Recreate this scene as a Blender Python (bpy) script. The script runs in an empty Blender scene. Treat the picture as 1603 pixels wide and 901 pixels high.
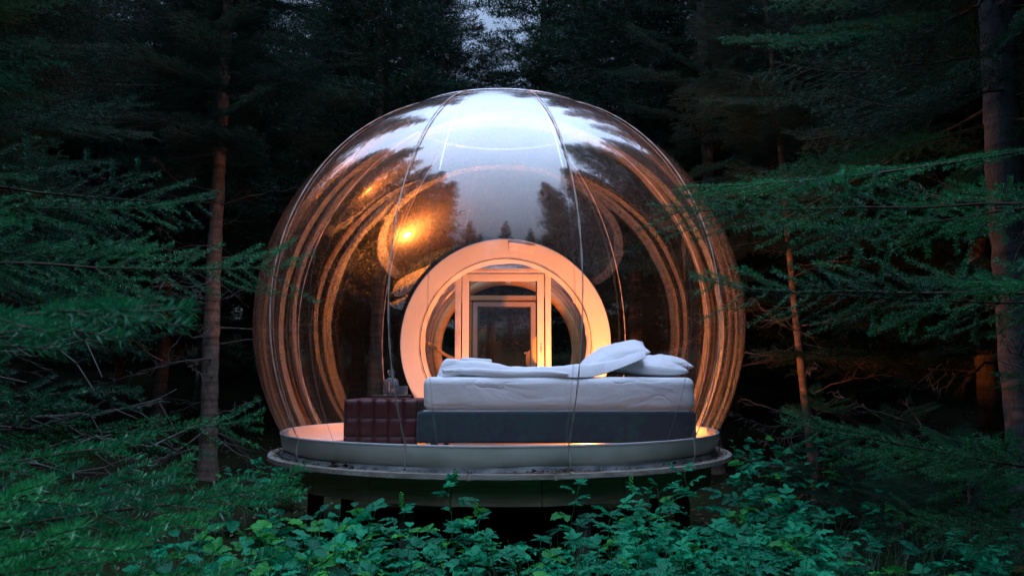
import bpy, bmesh, math, random
import numpy as np
from mathutils import Vector, Matrix, Euler
PI = math.pi
rnd = random.Random(7)
rng = np.random.default_rng(11)
scene = bpy.context.scene
COL = scene.collection

# ------------------------------------------------------------------ camera
FPX, CX, CY = 1247.0, 801.5, 450.5
CAMZ = 1.3
PITCH = math.radians(6.6)
cam_d = bpy.data.cameras.new('camera')
cam_d.sensor_width = 36.0
cam_d.lens = 36.0 * FPX / 1603.0
cam_d.clip_start = 0.02
cam_d.clip_end = 2000
cam_d.dof.use_dof = True
cam_d.dof.focus_distance = 5.9
cam_d.dof.aperture_fstop = 8.0
cam = bpy.data.objects.new('camera', cam_d)
cam.location = (0, 0, CAMZ)
cam.rotation_euler = (PI / 2 + PITCH, 0, 0)
COL.objects.link(cam)
scene.camera = cam

def P(px, py, d):
    """world point seen at photograph pixel (px, py) at depth y = d metres"""
    u = (px - CX) / FPX
    v = (CY - py) / FPX
    y = math.cos(PITCH) - math.sin(PITCH) * v
    z = math.sin(PITCH) + math.cos(PITCH) * v
    return Vector((u * d / y, d, CAMZ + z * d / y))

# ------------------------------------------------------------------ world, sun, exposure
W = bpy.data.worlds.new('World')
scene.world = W
W.use_nodes = True
nt = W.node_tree
nt.nodes.clear()
N = nt.nodes.new
wo = N('ShaderNodeOutputWorld'); bg = N('ShaderNodeBackground')
sky = N('ShaderNodeTexSky'); sky.sky_type = 'NISHITA'; sky.sun_disc = False
sky.sun_elevation = math.radians(74); sky.sun_rotation = math.radians(165)
sky.air_density = 1.2; sky.dust_density = 2.0; sky.ozone_density = 2.0
# an even overcast veil over the clear sky: zenith about three times as bright as the horizon
geo = N('ShaderNodeNewGeometry'); sep = N('ShaderNodeSeparateXYZ')
mr = N('ShaderNodeMapRange'); mr.inputs['From Min'].default_value = -0.05; mr.inputs['From Max'].default_value = 1.0
mr.inputs['To Min'].default_value = 0.10; mr.inputs['To Max'].default_value = 1.0
nz = N('ShaderNodeTexNoise'); nz.inputs['Scale'].default_value = 2.2; nz.inputs['Detail'].default_value = 5
nr = N('ShaderNodeMapRange'); nr.inputs['To Min'].default_value = 0.72; nr.inputs['To Max'].default_value = 1.28
mul = N('ShaderNodeMath'); mul.operation = 'MULTIPLY'
veil = N('ShaderNodeVectorMath'); veil.operation = 'SCALE'; veil.inputs[0].default_value = (23.0, 31.5, 48.0)
mix = N('ShaderNodeMix'); mix.data_type = 'RGBA'; mix.inputs['Factor'].default_value = 0.92
L = nt.links.new
tc = N('ShaderNodeTexCoord')
L(tc.outputs['Generated'], sep.inputs[0]); L(sep.outputs['Z'], mr.inputs['Value'])
L(tc.outputs['Generated'], nz.inputs['Vector']); L(nz.outputs['Fac'], nr.inputs['Value'])
gp = N('ShaderNodeMath'); gp.operation = 'POWER'; gp.inputs[1].default_value = 3.5
L(mr.outputs[0], gp.inputs[0]); L(gp.outputs[0], mul.inputs[0]); L(nr.outputs[0], mul.inputs[1]); L(mul.outputs[0], veil.inputs['Scale'])
L(sky.outputs[0], mix.inputs['A']); L(veil.outputs[0], mix.inputs['B'])
L(mix.outputs['Result'], bg.inputs['Color']); L(bg.outputs[0], wo.inputs[0])
bg.inputs['Strength'].default_value = 0.15; vs_exp = 0.12

sd = bpy.data.lights.new('sun', 'SUN'); sd.energy = 0.5; sd.angle = math.radians(80); sd.color = (1.0, 0.96, 0.9)
sun = bpy.data.objects.new('sun', sd); COL.objects.link(sun)
# behind the camera, fairly high
az, el = math.radians(165), math.radians(74)
sdir = Vector((math.sin(az) * math.cos(el), math.cos(az) * math.cos(el), math.sin(el)))
sun.rotation_euler = sdir.to_track_quat('Z', 'Y').to_euler()

vs = scene.view_settings
vs.view_transform = 'Standard'; vs.look = 'None'; vs.exposure = vs_exp; vs.gamma = 1.0; vs.use_curve_mapping = False
scene.render.engine = 'CYCLES'
cy = scene.cycles
cy.max_bounces = 7; cy.diffuse_bounces = 2; cy.glossy_bounces = 5; cy.transmission_bounces = 5
cy.transparent_max_bounces = 28
cy.caustics_reflective = False; cy.caustics_refractive = False
cy.sample_clamp_indirect = 25.0
cy.use_denoising = True
try:
    cy.denoiser = 'OPENIMAGEDENOISE'
except Exception:
    pass

# ------------------------------------------------------------------ helpers
def link(name, me, parent=None, mats=None):
    o = bpy.data.objects.new(name, me)
    COL.objects.link(o)
    if parent is not None:
        o.parent = parent
    if mats is not None:
        for m in (mats if isinstance(mats, (list, tuple)) else [mats]):
            me.materials.append(m)
    return o

def empty(name, loc=(0, 0, 0), rz=0.0):
    o = bpy.data.objects.new(name, None)
    o.empty_display_size = 0.1
    o.location = loc; o.rotation_euler = (0, 0, rz)
    COL.objects.link(o)
    return o

def tag(o, label=None, cat=None, group=None, kind=None):
    if label: o['label'] = label
    if cat: o['category'] = cat
    if group: o['group'] = group
    if kind: o['kind'] = kind
    return o

def dup(src, parent=None, loc=None, rot=None, scale=None):
    o = src.copy()
    COL.objects.link(o)
    if parent is not None: o.parent = parent
    if loc is not None: o.location = loc
    if rot is not None: o.rotation_euler = rot
    if scale is not None: o.scale = (scale,) * 3 if isinstance(scale, (int, float)) else scale
    return o

def mesh_np(name, V, tris=None, quads=None, smooth=False, mat_t=None, mat_q=None):
    """fast mesh from numpy vertex, triangle and quad arrays"""
    me = bpy.data.meshes.new(name)
    V = np.asarray(V, dtype=np.float32)
    nt_ = 0 if tris is None else len(tris); nq = 0 if quads is None else len(quads)
    idx = []
    if nt_: idx.append(np.asarray(tris, dtype=np.int32).ravel())
    if nq: idx.append(np.asarray(quads, dtype=np.int32).ravel())
    idx = np.concatenate(idx)
    me.vertices.add(len(V)); me.vertices.foreach_set('co', V.ravel())
    me.loops.add(len(idx)); me.loops.foreach_set('vertex_index', idx)
    me.polygons.add(nt_ + nq)
    st = np.concatenate([np.arange(nt_) * 3, nt_ * 3 + np.arange(nq) * 4]).astype(np.int32)
    me.polygons.foreach_set('loop_start', st)
    mi = np.zeros(nt_ + nq, dtype=np.int32)
    if mat_t is not None and nt_: mi[:nt_] = mat_t
    if mat_q is not None and nq: mi[nt_:] = mat_q
    me.polygons.foreach_set('material_index', mi)
    if smooth: me.polygons.foreach_set('use_smooth', np.ones(nt_ + nq, dtype=bool))
    me.update(calc_edges=True)
    return me

def bm_mesh(name, bm, smooth=False):
    me = bpy.data.meshes.new(name)
    bm.to_mesh(me); bm.free()
    if smooth: me.polygons.foreach_set('use_smooth', np.ones(len(me.polygons), dtype=bool))
    return me

def add_box(bm, c, s, bevel=0.0, M=None, seg=2):
    r = bmesh.ops.create_cube(bm, size=1.0)
    vs_ = r['verts']
    for v in vs_:
        v.co = Vector((v.co.x * s[0], v.co.y * s[1], v.co.z * s[2]))
    if bevel > 0:
        es = list({e for v in vs_ for e in v.link_edges})
        rr = bmesh.ops.bevel(bm, geom=es, offset=bevel, segments=seg, affect='EDGES', profile=0.5)
        vs_ = list({v for f in rr['faces'] for v in f.verts} | {v for v in vs_ if v.is_valid})
    T = Matrix.Translation(Vector(c)) @ (M if M is not None else Matrix.Identity(4))
    for v in vs_: v.co = T @ v.co
    return vs_

def box_obj(name, c, s, mat, parent=None, bevel=0.004, M=None):
    bm = bmesh.new(); add_box(bm, (0, 0, 0), s, bevel)
    me = bm_mesh(name, bm)
    o = link(name, me, parent, mat)
    if M is not None: o.matrix_local = Matrix.Translation(Vector(c)) @ M
    else: o.location = c
    return o

def lathe(prof, n=32, cap=True):
    """profile list of (r, z) -> bmesh"""
    bm = bmesh.new()
    rings = []
    for r, z in prof:
        rings.append([bm.verts.new((r * math.cos(2 * PI * k / n), r * math.sin(2 * PI * k / n), z)) for k in range(n)])
    for a, b in zip(rings, rings[1:]):
        for k in range(n):
            bm.faces.new((a[k], a[(k + 1) % n], b[(k + 1) % n], b[k]))
    if cap:
        bm.faces.new(rings[0][::-1]); bm.faces.new(rings[-1])
    return bm

def tube_np(paths, sides=5):
    """paths: list of (points (k,3), radii (k,)) -> V, quads"""
    Vs, Qs = [], []; base = 0
    for pts, rad in paths:
        pts = np.asarray(pts, float); rad = np.asarray(rad, float)
        k = len(pts)
        d = np.gradient(pts, axis=0); d /= np.linalg.norm(d, axis=1, keepdims=True) + 1e-9
        up = np.tile([0.13, 0.21, 0.97], (k, 1))
        flat = np.abs((up * d).sum(1)) > 0.9
        up[flat] = [1, 0.1, 0]
        if flat.any(): up[:] = [1, 0.1, 0.05]
        a = np.cross(d, up); a /= np.linalg.norm(a, axis=1, keepdims=True) + 1e-9
        b = np.cross(d, a)
        th = np.arange(sides) * 2 * PI / sides
        ring = pts[:, None, :] + rad[:, None, None] * (np.cos(th)[None, :, None] * a[:, None, :] + np.sin(th)[None, :, None] * b[:, None, :])
        Vs.append(ring.reshape(-1, 3))
        i = np.arange(k - 1)[:, None] * sides; j = np.arange(sides)[None, :]; j2 = (j + 1) % sides
        q = np.stack([i + j, i + j2, i + sides + j2, i + sides + j], -1).reshape(-1, 4) + base
        Qs.append(q); base += k * sides
    return np.concatenate(Vs), np.concatenate(Qs)

def fbm(x, y, z=0.0, s=1.0, oct=4, seed=0):
    """cheap smooth pseudo noise from rotated sines"""
    out = 0.0; amp = 1.0; f = s
    for k in range(oct):
        a = 1.7 * k + seed
        out = out + amp * (np.sin(f * (x * math.cos(a) + y * math.sin(a)) + 1.3 * a + np.sin(f * 0.7 * (y * math.cos(a * 2.1) - x * math.sin(a * 1.3)) + z * f))
                           * np.cos(f * (y * math.cos(a + 1) - x * math.sin(a + 0.4)) * 0.83 + 2.1 * a + z * f * 0.6))
        amp *= 0.5; f *= 2.03
    return out

# ------------------------------------------------------------------ materials
def newmat(name):
    m = bpy.data.materials.new(name); m.use_nodes = True
    t = m.node_tree; t.nodes.clear()
    out = t.nodes.new('ShaderNodeOutputMaterial')
    return m, t, out

def pbr(name, col, rough=0.6, col2=None, nscale=8.0, bump=0.0, bscale=60.0, spec=0.5, metal=0.0, detail=6, stretch=None, rough2=None, sheen=0.0, coord='Object', objvar=0.0, trans=0.0):
    m, t, out = newmat(name)
    n = t.nodes.new; l = t.links.new
    b = n('ShaderNodeBsdfPrincipled')
    b.inputs['Roughness'].default_value = rough
    b.inputs['Specular IOR Level'].default_value = spec
    b.inputs['Metallic'].default_value = metal
    if sheen: b.inputs['Sheen Weight'].default_value = sheen
    tcn = n('ShaderNodeTexCoord'); mp = n('ShaderNodeMapping')
    if stretch: mp.inputs['Scale'].default_value = stretch
    l(tcn.outputs[coord], mp.inputs['Vector'])
    nz_ = n('ShaderNodeTexNoise'); nz_.inputs['Scale'].default_value = nscale; nz_.inputs['Detail'].default_value = detail
    l(mp.outputs[0], nz_.inputs['Vector'])
    rp = n('ShaderNodeMapRange'); rp.inputs['From Min'].default_value = 0.32; rp.inputs['From Max'].default_value = 0.68
    l(nz_.outputs['Fac'], rp.inputs['Value'])
    mx = n('ShaderNodeMix'); mx.data_type = 'RGBA'
    mx.inputs['A'].default_value = (*col, 1); mx.inputs['B'].default_value = (*(col2 or col), 1)
    l(rp.outputs[0], mx.inputs['Factor'])
    src = mx.outputs['Result']
    if objvar:
        oi = n('ShaderNodeObjectInfo'); hv = n('ShaderNodeHueSaturation')
        r1 = n('ShaderNodeMapRange'); r1.inputs['To Min'].default_value = 1 - objvar; r1.inputs['To Max'].default_value = 1 + objvar
        l(oi.outputs['Random'], r1.inputs['Value']); l(r1.outputs[0], hv.inputs['Value'])
        r2 = n('ShaderNodeMapRange'); r2.inputs['To Min'].default_value = 0.5 + objvar * 0.06; r2.inputs['To Max'].default_value = 0.5 - objvar * 0.08
        l(oi.outputs['Random'], r2.inputs['Value']); l(r2.outputs[0], hv.inputs['Hue'])
        l(src, hv.inputs['Color']); src = hv.outputs[0]
    l(src, b.inputs['Base Color'])
    if rough2 is not None:
        rr = n('ShaderNodeMapRange'); rr.inputs['To Min'].default_value = rough; rr.inputs['To Max'].default_value = rough2
        l(rp.outputs[0], rr.inputs['Value']); l(rr.outputs[0], b.inputs['Roughness'])
    if bump:
        n2 = n('ShaderNodeTexNoise'); n2.inputs['Scale'].default_value = bscale; n2.inputs['Detail'].default_value = 6
        l(mp.outputs[0], n2.inputs['Vector'])
        bp = n('ShaderNodeBump'); bp.inputs['Strength'].default_value = bump; bp.inputs['Distance'].default_value = 0.01
        l(n2.outputs['Fac'], bp.inputs['Height']); l(bp.outputs[0], b.inputs['Normal'])
    surf = b.outputs[0]
    if trans:
        tr = n('ShaderNodeBsdfTranslucent'); l(src, tr.inputs['Color'])
        ms = n('ShaderNodeMixShader'); ms.inputs[0].default_value = trans
        l(surf, ms.inputs[1]); l(tr.outputs[0], ms.inputs[2]); surf = ms.outputs[0]
    l(surf, out.inputs[0])
    return m

def film_mat(name, f0=0.10, haze=0.02, tint=(0.93, 0.92, 0.94), wav=0.25, hcol=(0.75, 0.72, 0.70), blur=0.30):
    """thin clear plastic film: see-through, mirror-like at grazing angles, faintly milky"""
    m, t, out = newmat(name)
    n = t.nodes.new; l = t.links.new
    g = n('ShaderNodeNewGeometry')
    dp = n('ShaderNodeVectorMath'); dp.operation = 'DOT_PRODUCT'
    tcn = n('ShaderNodeTexCoord')
    nz_ = n('ShaderNodeTexNoise'); nz_.inputs['Scale'].default_value = 1.6; nz_.inputs['Detail'].default_value = 1.0
    l(tcn.outputs['Object'], nz_.inputs['Vector'])
    n3 = n('ShaderNodeTexNoise'); n3.inputs['Scale'].default_value = 9; n3.inputs['Detail'].default_value = 1.0
    mp3 = n('ShaderNodeMapping'); mp3.inputs['Scale'].default_value = (1, 1, 0.25)
    l(tcn.outputs['Object'], mp3.inputs['Vector']); l(mp3.outputs[0], n3.inputs['Vector'])
    am = n('ShaderNodeMath'); am.operation = 'MULTIPLY_ADD'; am.inputs[1].default_value = 0.010
    l(n3.outputs['Fac'], am.inputs[0]); l(nz_.outputs['Fac'], am.inputs[2])
    bp = n('ShaderNodeBump'); bp.inputs['Strength'].default_value = wav; bp.inputs['Distance'].default_value = 0.05
    l(am.outputs[0], bp.inputs['Height'])
    l(g.outputs['Normal'], dp.inputs[0]); l(g.outputs['Incoming'], dp.inputs[1])
    ab = n('ShaderNodeMath'); ab.operation = 'ABSOLUTE'; l(dp.outputs['Value'], ab.inputs[0])
    om = n('ShaderNodeMath'); om.operation = 'SUBTRACT'; om.inputs[0].default_value = 1.0; l(ab.outputs[0], om.inputs[1])
    pw = n('ShaderNodeMath'); pw.operation = 'POWER'; pw.inputs[1].default_value = 2.5; l(om.outputs[0], pw.inputs[0])
    fr = n('ShaderNodeMapRange'); fr.inputs['To Min'].default_value = f0; fr.inputs['To Max'].default_value = 0.9
    l(pw.outputs[0], fr.inputs['Value'])
    tr = n('ShaderNodeBsdfTransparent'); tr.inputs['Color'].default_value = (*tint, 1)
    gl = n('ShaderNodeBsdfGlossy'); gl.inputs['Roughness'].default_value = 0.0; gl.inputs['Color'].default_value = (1, 1, 1, 1)
    g2 = n('ShaderNodeBsdfGlossy'); g2.inputs['Roughness'].default_value = 0.16
    l(bp.outputs[0], gl.inputs['Normal']); l(bp.outputs[0], g2.inputs['Normal'])
    gm = n('ShaderNodeMixShader'); gm.inputs[0].default_value = blur; l(gl.outputs[0], gm.inputs[1]); l(g2.outputs[0], gm.inputs[2])
    df = n('ShaderNodeBsdfDiffuse'); df.inputs['Color'].default_value = (*hcol, 1)
    tl = n('ShaderNodeBsdfTranslucent'); tl.inputs['Color'].default_value = (*hcol, 1)
    dm = n('ShaderNodeMixShader'); dm.inputs[0].default_value = 0.5; l(df.outputs[0], dm.inputs[1]); l(tl.outputs[0], dm.inputs[2])
    hm = n('ShaderNodeMixShader')
    hz = n('ShaderNodeMapRange'); hz.inputs['To Min'].default_value = haze; hz.inputs['To Max'].default_value = min(1, haze * 5)
    l(pw.outputs[0], hz.inputs['Value']); l(hz.outputs[0], hm.inputs[0])
    l(tr.outputs[0], hm.inputs[1]); l(dm.outputs[0], hm.inputs[2])
    fm = n('ShaderNodeMixShader'); l(fr.outputs[0], fm.inputs[0]); l(hm.outputs[0], fm.inputs[1]); l(gm.outputs[0], fm.inputs[2])
    l(fm.outputs[0], out.inputs[0])
    return m

def emit_mat(name, col, strength):
    m, t, out = newmat(name)
    e = t.nodes.new('ShaderNodeEmission'); e.inputs[0].default_value = (*col, 1); e.inputs[1].default_value = strength
    t.links.new(e.outputs[0], out.inputs[0])
    return m

def needle_mat(name, c1, c2, rough=0.42, spec=0.2, fine=0.7, fs=55):
    """needles: colour varies per object and in slow patches, slightly see-through"""
    m, t, out = newmat(name)
    n = t.nodes.new; l = t.links.new
    oi = n('ShaderNodeObjectInfo'); tcn = n('ShaderNodeTexCoord'); g = n('ShaderNodeNewGeometry')
    nz_ = n('ShaderNodeTexNoise'); nz_.inputs['Scale'].default_value = 1.7; nz_.inputs['Detail'].default_value = 4
    l(g.outputs['Position'], nz_.inputs['Vector'])
    nf = n('ShaderNodeTexNoise'); nf.inputs['Scale'].default_value = fs; nf.inputs['Detail'].default_value = 1
    l(g.outputs['Position'], nf.inputs['Vector'])
    nm = n('ShaderNodeMath'); nm.operation = 'MULTIPLY_ADD'; nm.inputs[1].default_value = fine; nm.inputs[2].default_value = -fine / 2
    l(nf.outputs['Fac'], nm.inputs[0])
    n2a = n('ShaderNodeMath'); n2a.operation = 'ADD'; l(nz_.outputs['Fac'], n2a.inputs[0]); l(nm.outputs[0], n2a.inputs[1])
    ad = n('ShaderNodeMath'); ad.operation = 'MULTIPLY_ADD'; ad.inputs[1].default_value = 0.5
    l(oi.outputs['Random'], ad.inputs[0]); l(n2a.outputs[0], ad.inputs[2])
    rp = n('ShaderNodeMapRange'); rp.inputs['From Min'].default_value = 0.45; rp.inputs['From Max'].default_value = 1.05
    l(ad.outputs[0], rp.inputs['Value'])
    mx = n('ShaderNodeMix'); mx.data_type = 'RGBA'; mx.inputs['A'].default_value = (*c1, 1); mx.inputs['B'].default_value = (*c2, 1)
    l(rp.outputs[0], mx.inputs['Factor'])
    b = n('ShaderNodeBsdfPrincipled'); b.inputs['Roughness'].default_value = rough; b.inputs['Specular IOR Level'].default_value = spec
    l(mx.outputs['Result'], b.inputs['Base Color'])
    tr = n('ShaderNodeBsdfTranslucent'); l(mx.outputs['Result'], tr.inputs['Color'])
    ms = n('ShaderNodeMixShader'); ms.inputs[0].default_value = 0.33
    l(b.outputs[0], ms.inputs[1]); l(tr.outputs[0], ms.inputs[2]); l(ms.outputs[0], out.inputs[0])
    return m

def leaf_mat(name, c1, c2):
    """leaf: side veins in fine relief and paler colour, from the UV map (u along, v across)"""
    m, t, out = newmat(name)
    n = t.nodes.new; l = t.links.new
    uv = n('ShaderNodeUVMap'); sp = n('ShaderNodeSeparateXYZ'); l(uv.outputs[0], sp.inputs[0])
    av = n('ShaderNodeMath'); av.operation = 'ABSOLUTE'; l(sp.outputs['Y'], av.inputs[0])
    su = n('ShaderNodeMath'); su.operation = 'MULTIPLY_ADD'; su.inputs[1].default_value = -0.75; l(av.outputs[0], su.inputs[0]); l(sp.outputs['X'], su.inputs[2])
    sc = n('ShaderNodeMath'); sc.operation = 'MULTIPLY'; sc.inputs[1].default_value = 50.0; l(su.outputs[0], sc.inputs[0])
    sn = n('ShaderNodeMath'); sn.operation = 'SINE'; l(sc.outputs[0], sn.inputs[0])
    vr = n('ShaderNodeMapRange'); vr.inputs['From Min'].default_value = 0.55; vr.inputs['From Max'].default_value = 1.0; l(sn.outputs[0], vr.inputs['Value'])
    mr_ = n('ShaderNodeMapRange'); mr_.inputs['From Min'].default_value = 0.0; mr_.inputs['From Max'].default_value = 0.04; mr_.inputs['To Min'].default_value = 1.0; mr_.inputs['To Max'].default_value = 0.0
    l(av.outputs[0], mr_.inputs['Value'])
    vm = n('ShaderNodeMath'); vm.operation = 'MAXIMUM'; l(vr.outputs[0], vm.inputs[0]); l(mr_.outputs[0], vm.inputs[1])
    oi = n('ShaderNodeObjectInfo'); g = n('ShaderNodeNewGeometry')
    nz_ = n('ShaderNodeTexNoise'); nz_.inputs['Scale'].default_value = 2.2; nz_.inputs['Detail'].default_value = 3; l(g.outputs['Position'], nz_.inputs['Vector'])
    ad = n('ShaderNodeMath'); ad.operation = 'MULTIPLY_ADD'; ad.inputs[1].default_value = 0.7; l(oi.outputs['Random'], ad.inputs[0]); l(nz_.outputs['Fac'], ad.inputs[2])
    rp = n('ShaderNodeMapRange'); rp.inputs['From Min'].default_value = 0.55; rp.inputs['From Max'].default_value = 1.2; l(ad.outputs[0], rp.inputs['Value'])
    mx = n('ShaderNodeMix'); mx.data_type = 'RGBA'; mx.inputs['A'].default_value = (*c1, 1); mx.inputs['B'].default_value = (*c2, 1); l(rp.outputs[0], mx.inputs['Factor'])
    m2 = n('ShaderNodeMix'); m2.data_type = 'RGBA'; m2.inputs['B'].default_value = (c2[0] * 1.6, c2[1] * 1.35, c2[2] * 1.45, 1)
    vf = n('ShaderNodeMath'); vf.operation = 'MULTIPLY'; vf.inputs[1].default_value = 0.45; l(vm.outputs[0], vf.inputs[0])
    l(vf.outputs[0], m2.inputs['Factor']); l(mx.outputs['Result'], m2.inputs['A'])
    b = n('ShaderNodeBsdfPrincipled'); b.inputs['Roughness'].default_value = 0.5; b.inputs['Specular IOR Level'].default_value = 0.16
    l(m2.outputs['Result'], b.inputs['Base Color'])
    bp = n('ShaderNodeBump'); bp.inputs['Strength'].default_value = 0.6; bp.inputs['Distance'].default_value = 0.004; bp.invert = True
    l(vm.outputs[0], bp.inputs['Height']); l(bp.outputs[0], b.inputs['Normal'])
    tr = n('ShaderNodeBsdfTranslucent'); l(m2.outputs['Result'], tr.inputs['Color'])
    ms = n('ShaderNodeMixShader'); ms.inputs[0].default_value = 0.3
    l(b.outputs[0], ms.inputs[1]); l(tr.outputs[0], ms.inputs[2]); l(ms.outputs[0], out.inputs[0])
    return m

def bark_mat(name, c1, c2):
    m, t, out = newmat(name)
    n = t.nodes.new; l = t.links.new
    tcn = n('ShaderNodeTexCoord'); mp = n('ShaderNodeMapping'); mp.inputs['Scale'].default_value = (1, 1, 0.45)
    l(tcn.outputs['Object'], mp.inputs['Vector'])
    vo = n('ShaderNodeTexVoronoi'); vo.inputs['Scale'].default_value = 75; l(mp.outputs[0], vo.inputs['Vector'])
    nz_ = n('ShaderNodeTexNoise'); nz_.inputs['Scale'].default_value = 22; nz_.inputs['Detail'].default_value = 9; nz_.inputs['Roughness'].default_value = 0.7; l(mp.outputs[0], nz_.inputs['Vector'])
    m2_ = n('ShaderNodeMapping'); m2_.inputs['Scale'].default_value = (0.8, 0.8, 9.0); l(tcn.outputs['Object'], m2_.inputs['Vector'])
    nb = n('ShaderNodeTexNoise'); nb.inputs['Scale'].default_value = 1.6; nb.inputs['Detail'].default_value = 4; l(m2_.outputs[0], nb.inputs['Vector'])
    a0 = n('ShaderNodeMath'); a0.operation = 'MULTIPLY_ADD'; a0.inputs[1].default_value = 0.25; l(vo.outputs['Distance'], a0.inputs[0]); l(nz_.outputs['Fac'], a0.inputs[2])
    ad = n('ShaderNodeMath'); ad.operation = 'MULTIPLY'; l(a0.outputs[0], ad.inputs[0]); l(nb.outputs['Fac'], ad.inputs[1])
    rp = n('ShaderNodeMapRange'); rp.inputs['From Min'].default_value = 0.17; rp.inputs['From Max'].default_value = 0.42; l(ad.outputs[0], rp.inputs['Value'])
    mx = n('ShaderNodeMix'); mx.data_type = 'RGBA'; mx.inputs['A'].default_value = (*c1, 1); mx.inputs['B'].default_value = (*c2, 1); l(rp.outputs[0], mx.inputs['Factor'])
    b = n('ShaderNodeBsdfPrincipled'); b.inputs['Roughness'].default_value = 0.85; b.inputs['Specular IOR Level'].default_value = 0.25
    l(mx.outputs['Result'], b.inputs['Base Color'])
    bp = n('ShaderNodeBump'); bp.inputs['Strength'].default_value = 0.9; bp.inputs['Distance'].default_value = 0.012; l(ad.outputs[0], bp.inputs['Height']); l(bp.outputs[0], b.inputs['Normal'])
    l(b.outputs[0], out.inputs[0])
    return m

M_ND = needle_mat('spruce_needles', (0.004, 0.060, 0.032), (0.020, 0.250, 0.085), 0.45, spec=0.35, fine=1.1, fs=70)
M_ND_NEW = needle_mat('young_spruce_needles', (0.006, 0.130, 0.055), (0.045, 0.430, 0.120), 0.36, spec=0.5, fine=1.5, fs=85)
M_ND_MID = needle_mat('shaded_spruce_needles', (0.0035, 0.032, 0.018), (0.010, 0.120, 0.052), 0.6)  # darker copy of the needle colour, shade under the trees put in
M_ND_FAR = needle_mat('dark_shade_spruce_needles', (0.0030, 0.017, 0.011), (0.0065, 0.040, 0.020), 0.75)  # darkest needle copy, the deep forest's shade put into its colour
M_TWIG = pbr('twig_bark', (0.04, 0.03, 0.022), 0.9, (0.08, 0.062, 0.05), 30, spec=0.2)
M_DEAD = pbr('dead_twig', (0.045, 0.038, 0.032), 0.85, (0.105, 0.095, 0.088), 14)
M_BARK = bark_mat('spruce_bark', (0.035, 0.030, 0.027), (0.15, 0.118, 0.10))
M_LEAF = leaf_mat('bramble_leaf', (0.003, 0.075, 0.040), (0.007, 0.29, 0.13))
M_LEAFY = leaf_mat('young_leaf', (0.015, 0.170, 0.040), (0.045, 0.340, 0.060))
M_STEM = pbr('green_stem', (0.03, 0.09, 0.03), 0.6, (0.07, 0.07, 0.035), 12)
M_GRASS = pbr('grass_blade', (0.015, 0.08, 0.03), 0.5, (0.035, 0.13, 0.04), 5, trans=0.25)
M_GROUND = pbr('forest_floor', (0.012, 0.010, 0.007), 1.0, (0.020, 0.026, 0.011), 1.3, bump=1.0, bscale=18, detail=10, spec=0.02)
M_LITTER = pbr('leaf_litter', (0.07, 0.045, 0.025), 0.8, (0.16, 0.11, 0.07), 9)
M_SCRAP = pbr('dark_leaf_scraps', (0.02, 0.016, 0.012), 0.9, (0.09, 0.06, 0.035), 14)
M_MOSS = pbr('moss', (0.02, 0.05, 0.012), 0.95, (0.05, 0.09, 0.02), 6, bump=0.8, bscale=80)
M_PLANK = pbr('weathered_plank', (0.24, 0.21, 0.17), 0.55, (0.52, 0.48, 0.42), 5, bump=0.5, bscale=30, stretch=(0.35, 6, 6), objvar=0.18, rough2=0.35, spec=0.6)
M_FASCIA = pbr('fascia_board', (0.32, 0.26, 0.18), 0.75, (0.55, 0.46, 0.34), 6, bump=0.4, bscale=30, stretch=(0.5, 0.5, 7), objvar=0.2)
M_POST = pbr('wood_post', (0.08, 0.07, 0.055), 0.85, (0.14, 0.12, 0.10), 8, bump=0.5)
M_SKIRT = pbr('canvas_skirt', (0.60, 0.60, 0.55), 0.75, (0.80, 0.79, 0.73), 3.5, bump=0.25, bscale=240, detail=9)
M_FLAP = pbr('blue_groundsheet', (0.10, 0.12, 0.13), 0.6, (0.34, 0.37, 0.38), 9, bump=0.4, bscale=40)
M_INNER = pbr('white_vinyl', (0.60, 0.60, 0.61), 0.45, (0.50, 0.50, 0.51), 3, bump=0.15, bscale=20)
M_FLOOR = pbr('floor_covering', (0.20, 0.16, 0.13), 0.6, (0.26, 0.21, 0.17), 3)
M_FILM = film_mat('clear_film', f0=0.078, haze=0.003, blur=0.20, wav=0.075)
M_FILM2 = film_mat('crumpled_clear_film', f0=0.12, haze=0.07, wav=1.0, blur=0.5)
M_PANE = film_mat('door_pane', f0=0.15, haze=0.004, wav=0.14, tint=(0.95, 0.96, 0.97), blur=0.10)
M_SEAM = film_mat('welded_seam', f0=0.10, haze=0.07, wav=0.3)
M_RING = pbr('white_tunnel_vinyl', (0.60, 0.64, 0.66), 0.5, (0.56, 0.58, 0.58), 2.2, bump=0.12, bscale=9, trans=0.12)
M_CUFF = pbr('clear_plastic_cuff', (0.62, 0.58, 0.56), 0.28, (0.80, 0.77, 0.75), 7, bump=0.9, bscale=14, trans=0.2, rough2=0.5)
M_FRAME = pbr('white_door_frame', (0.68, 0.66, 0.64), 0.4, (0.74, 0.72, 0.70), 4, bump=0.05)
M_FRAMEW = pbr('lamplit_door_frame', (0.60, 0.42, 0.30), 0.4, (0.66, 0.48, 0.35), 4, bump=0.05)  # white frame, the lamp's orange light put into its colour
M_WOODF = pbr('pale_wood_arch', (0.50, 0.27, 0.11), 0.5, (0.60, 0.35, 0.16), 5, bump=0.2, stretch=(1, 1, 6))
M_GASKET = pbr('dark_gasket', (0.03, 0.03, 0.03), 0.6)
M_BLACK = pbr('black_mark', (0.02, 0.02, 0.02), 0.6)
M_BRASS = pbr('brass', (0.6, 0.42, 0.2), 0.35, metal=1.0)
M_SHEET = pbr('white_cotton', (0.84, 0.86, 0.88), 0.8, (0.87, 0.88, 0.89), 3, bump=0.12, bscale=55, sheen=0.2, spec=0.25)
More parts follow.
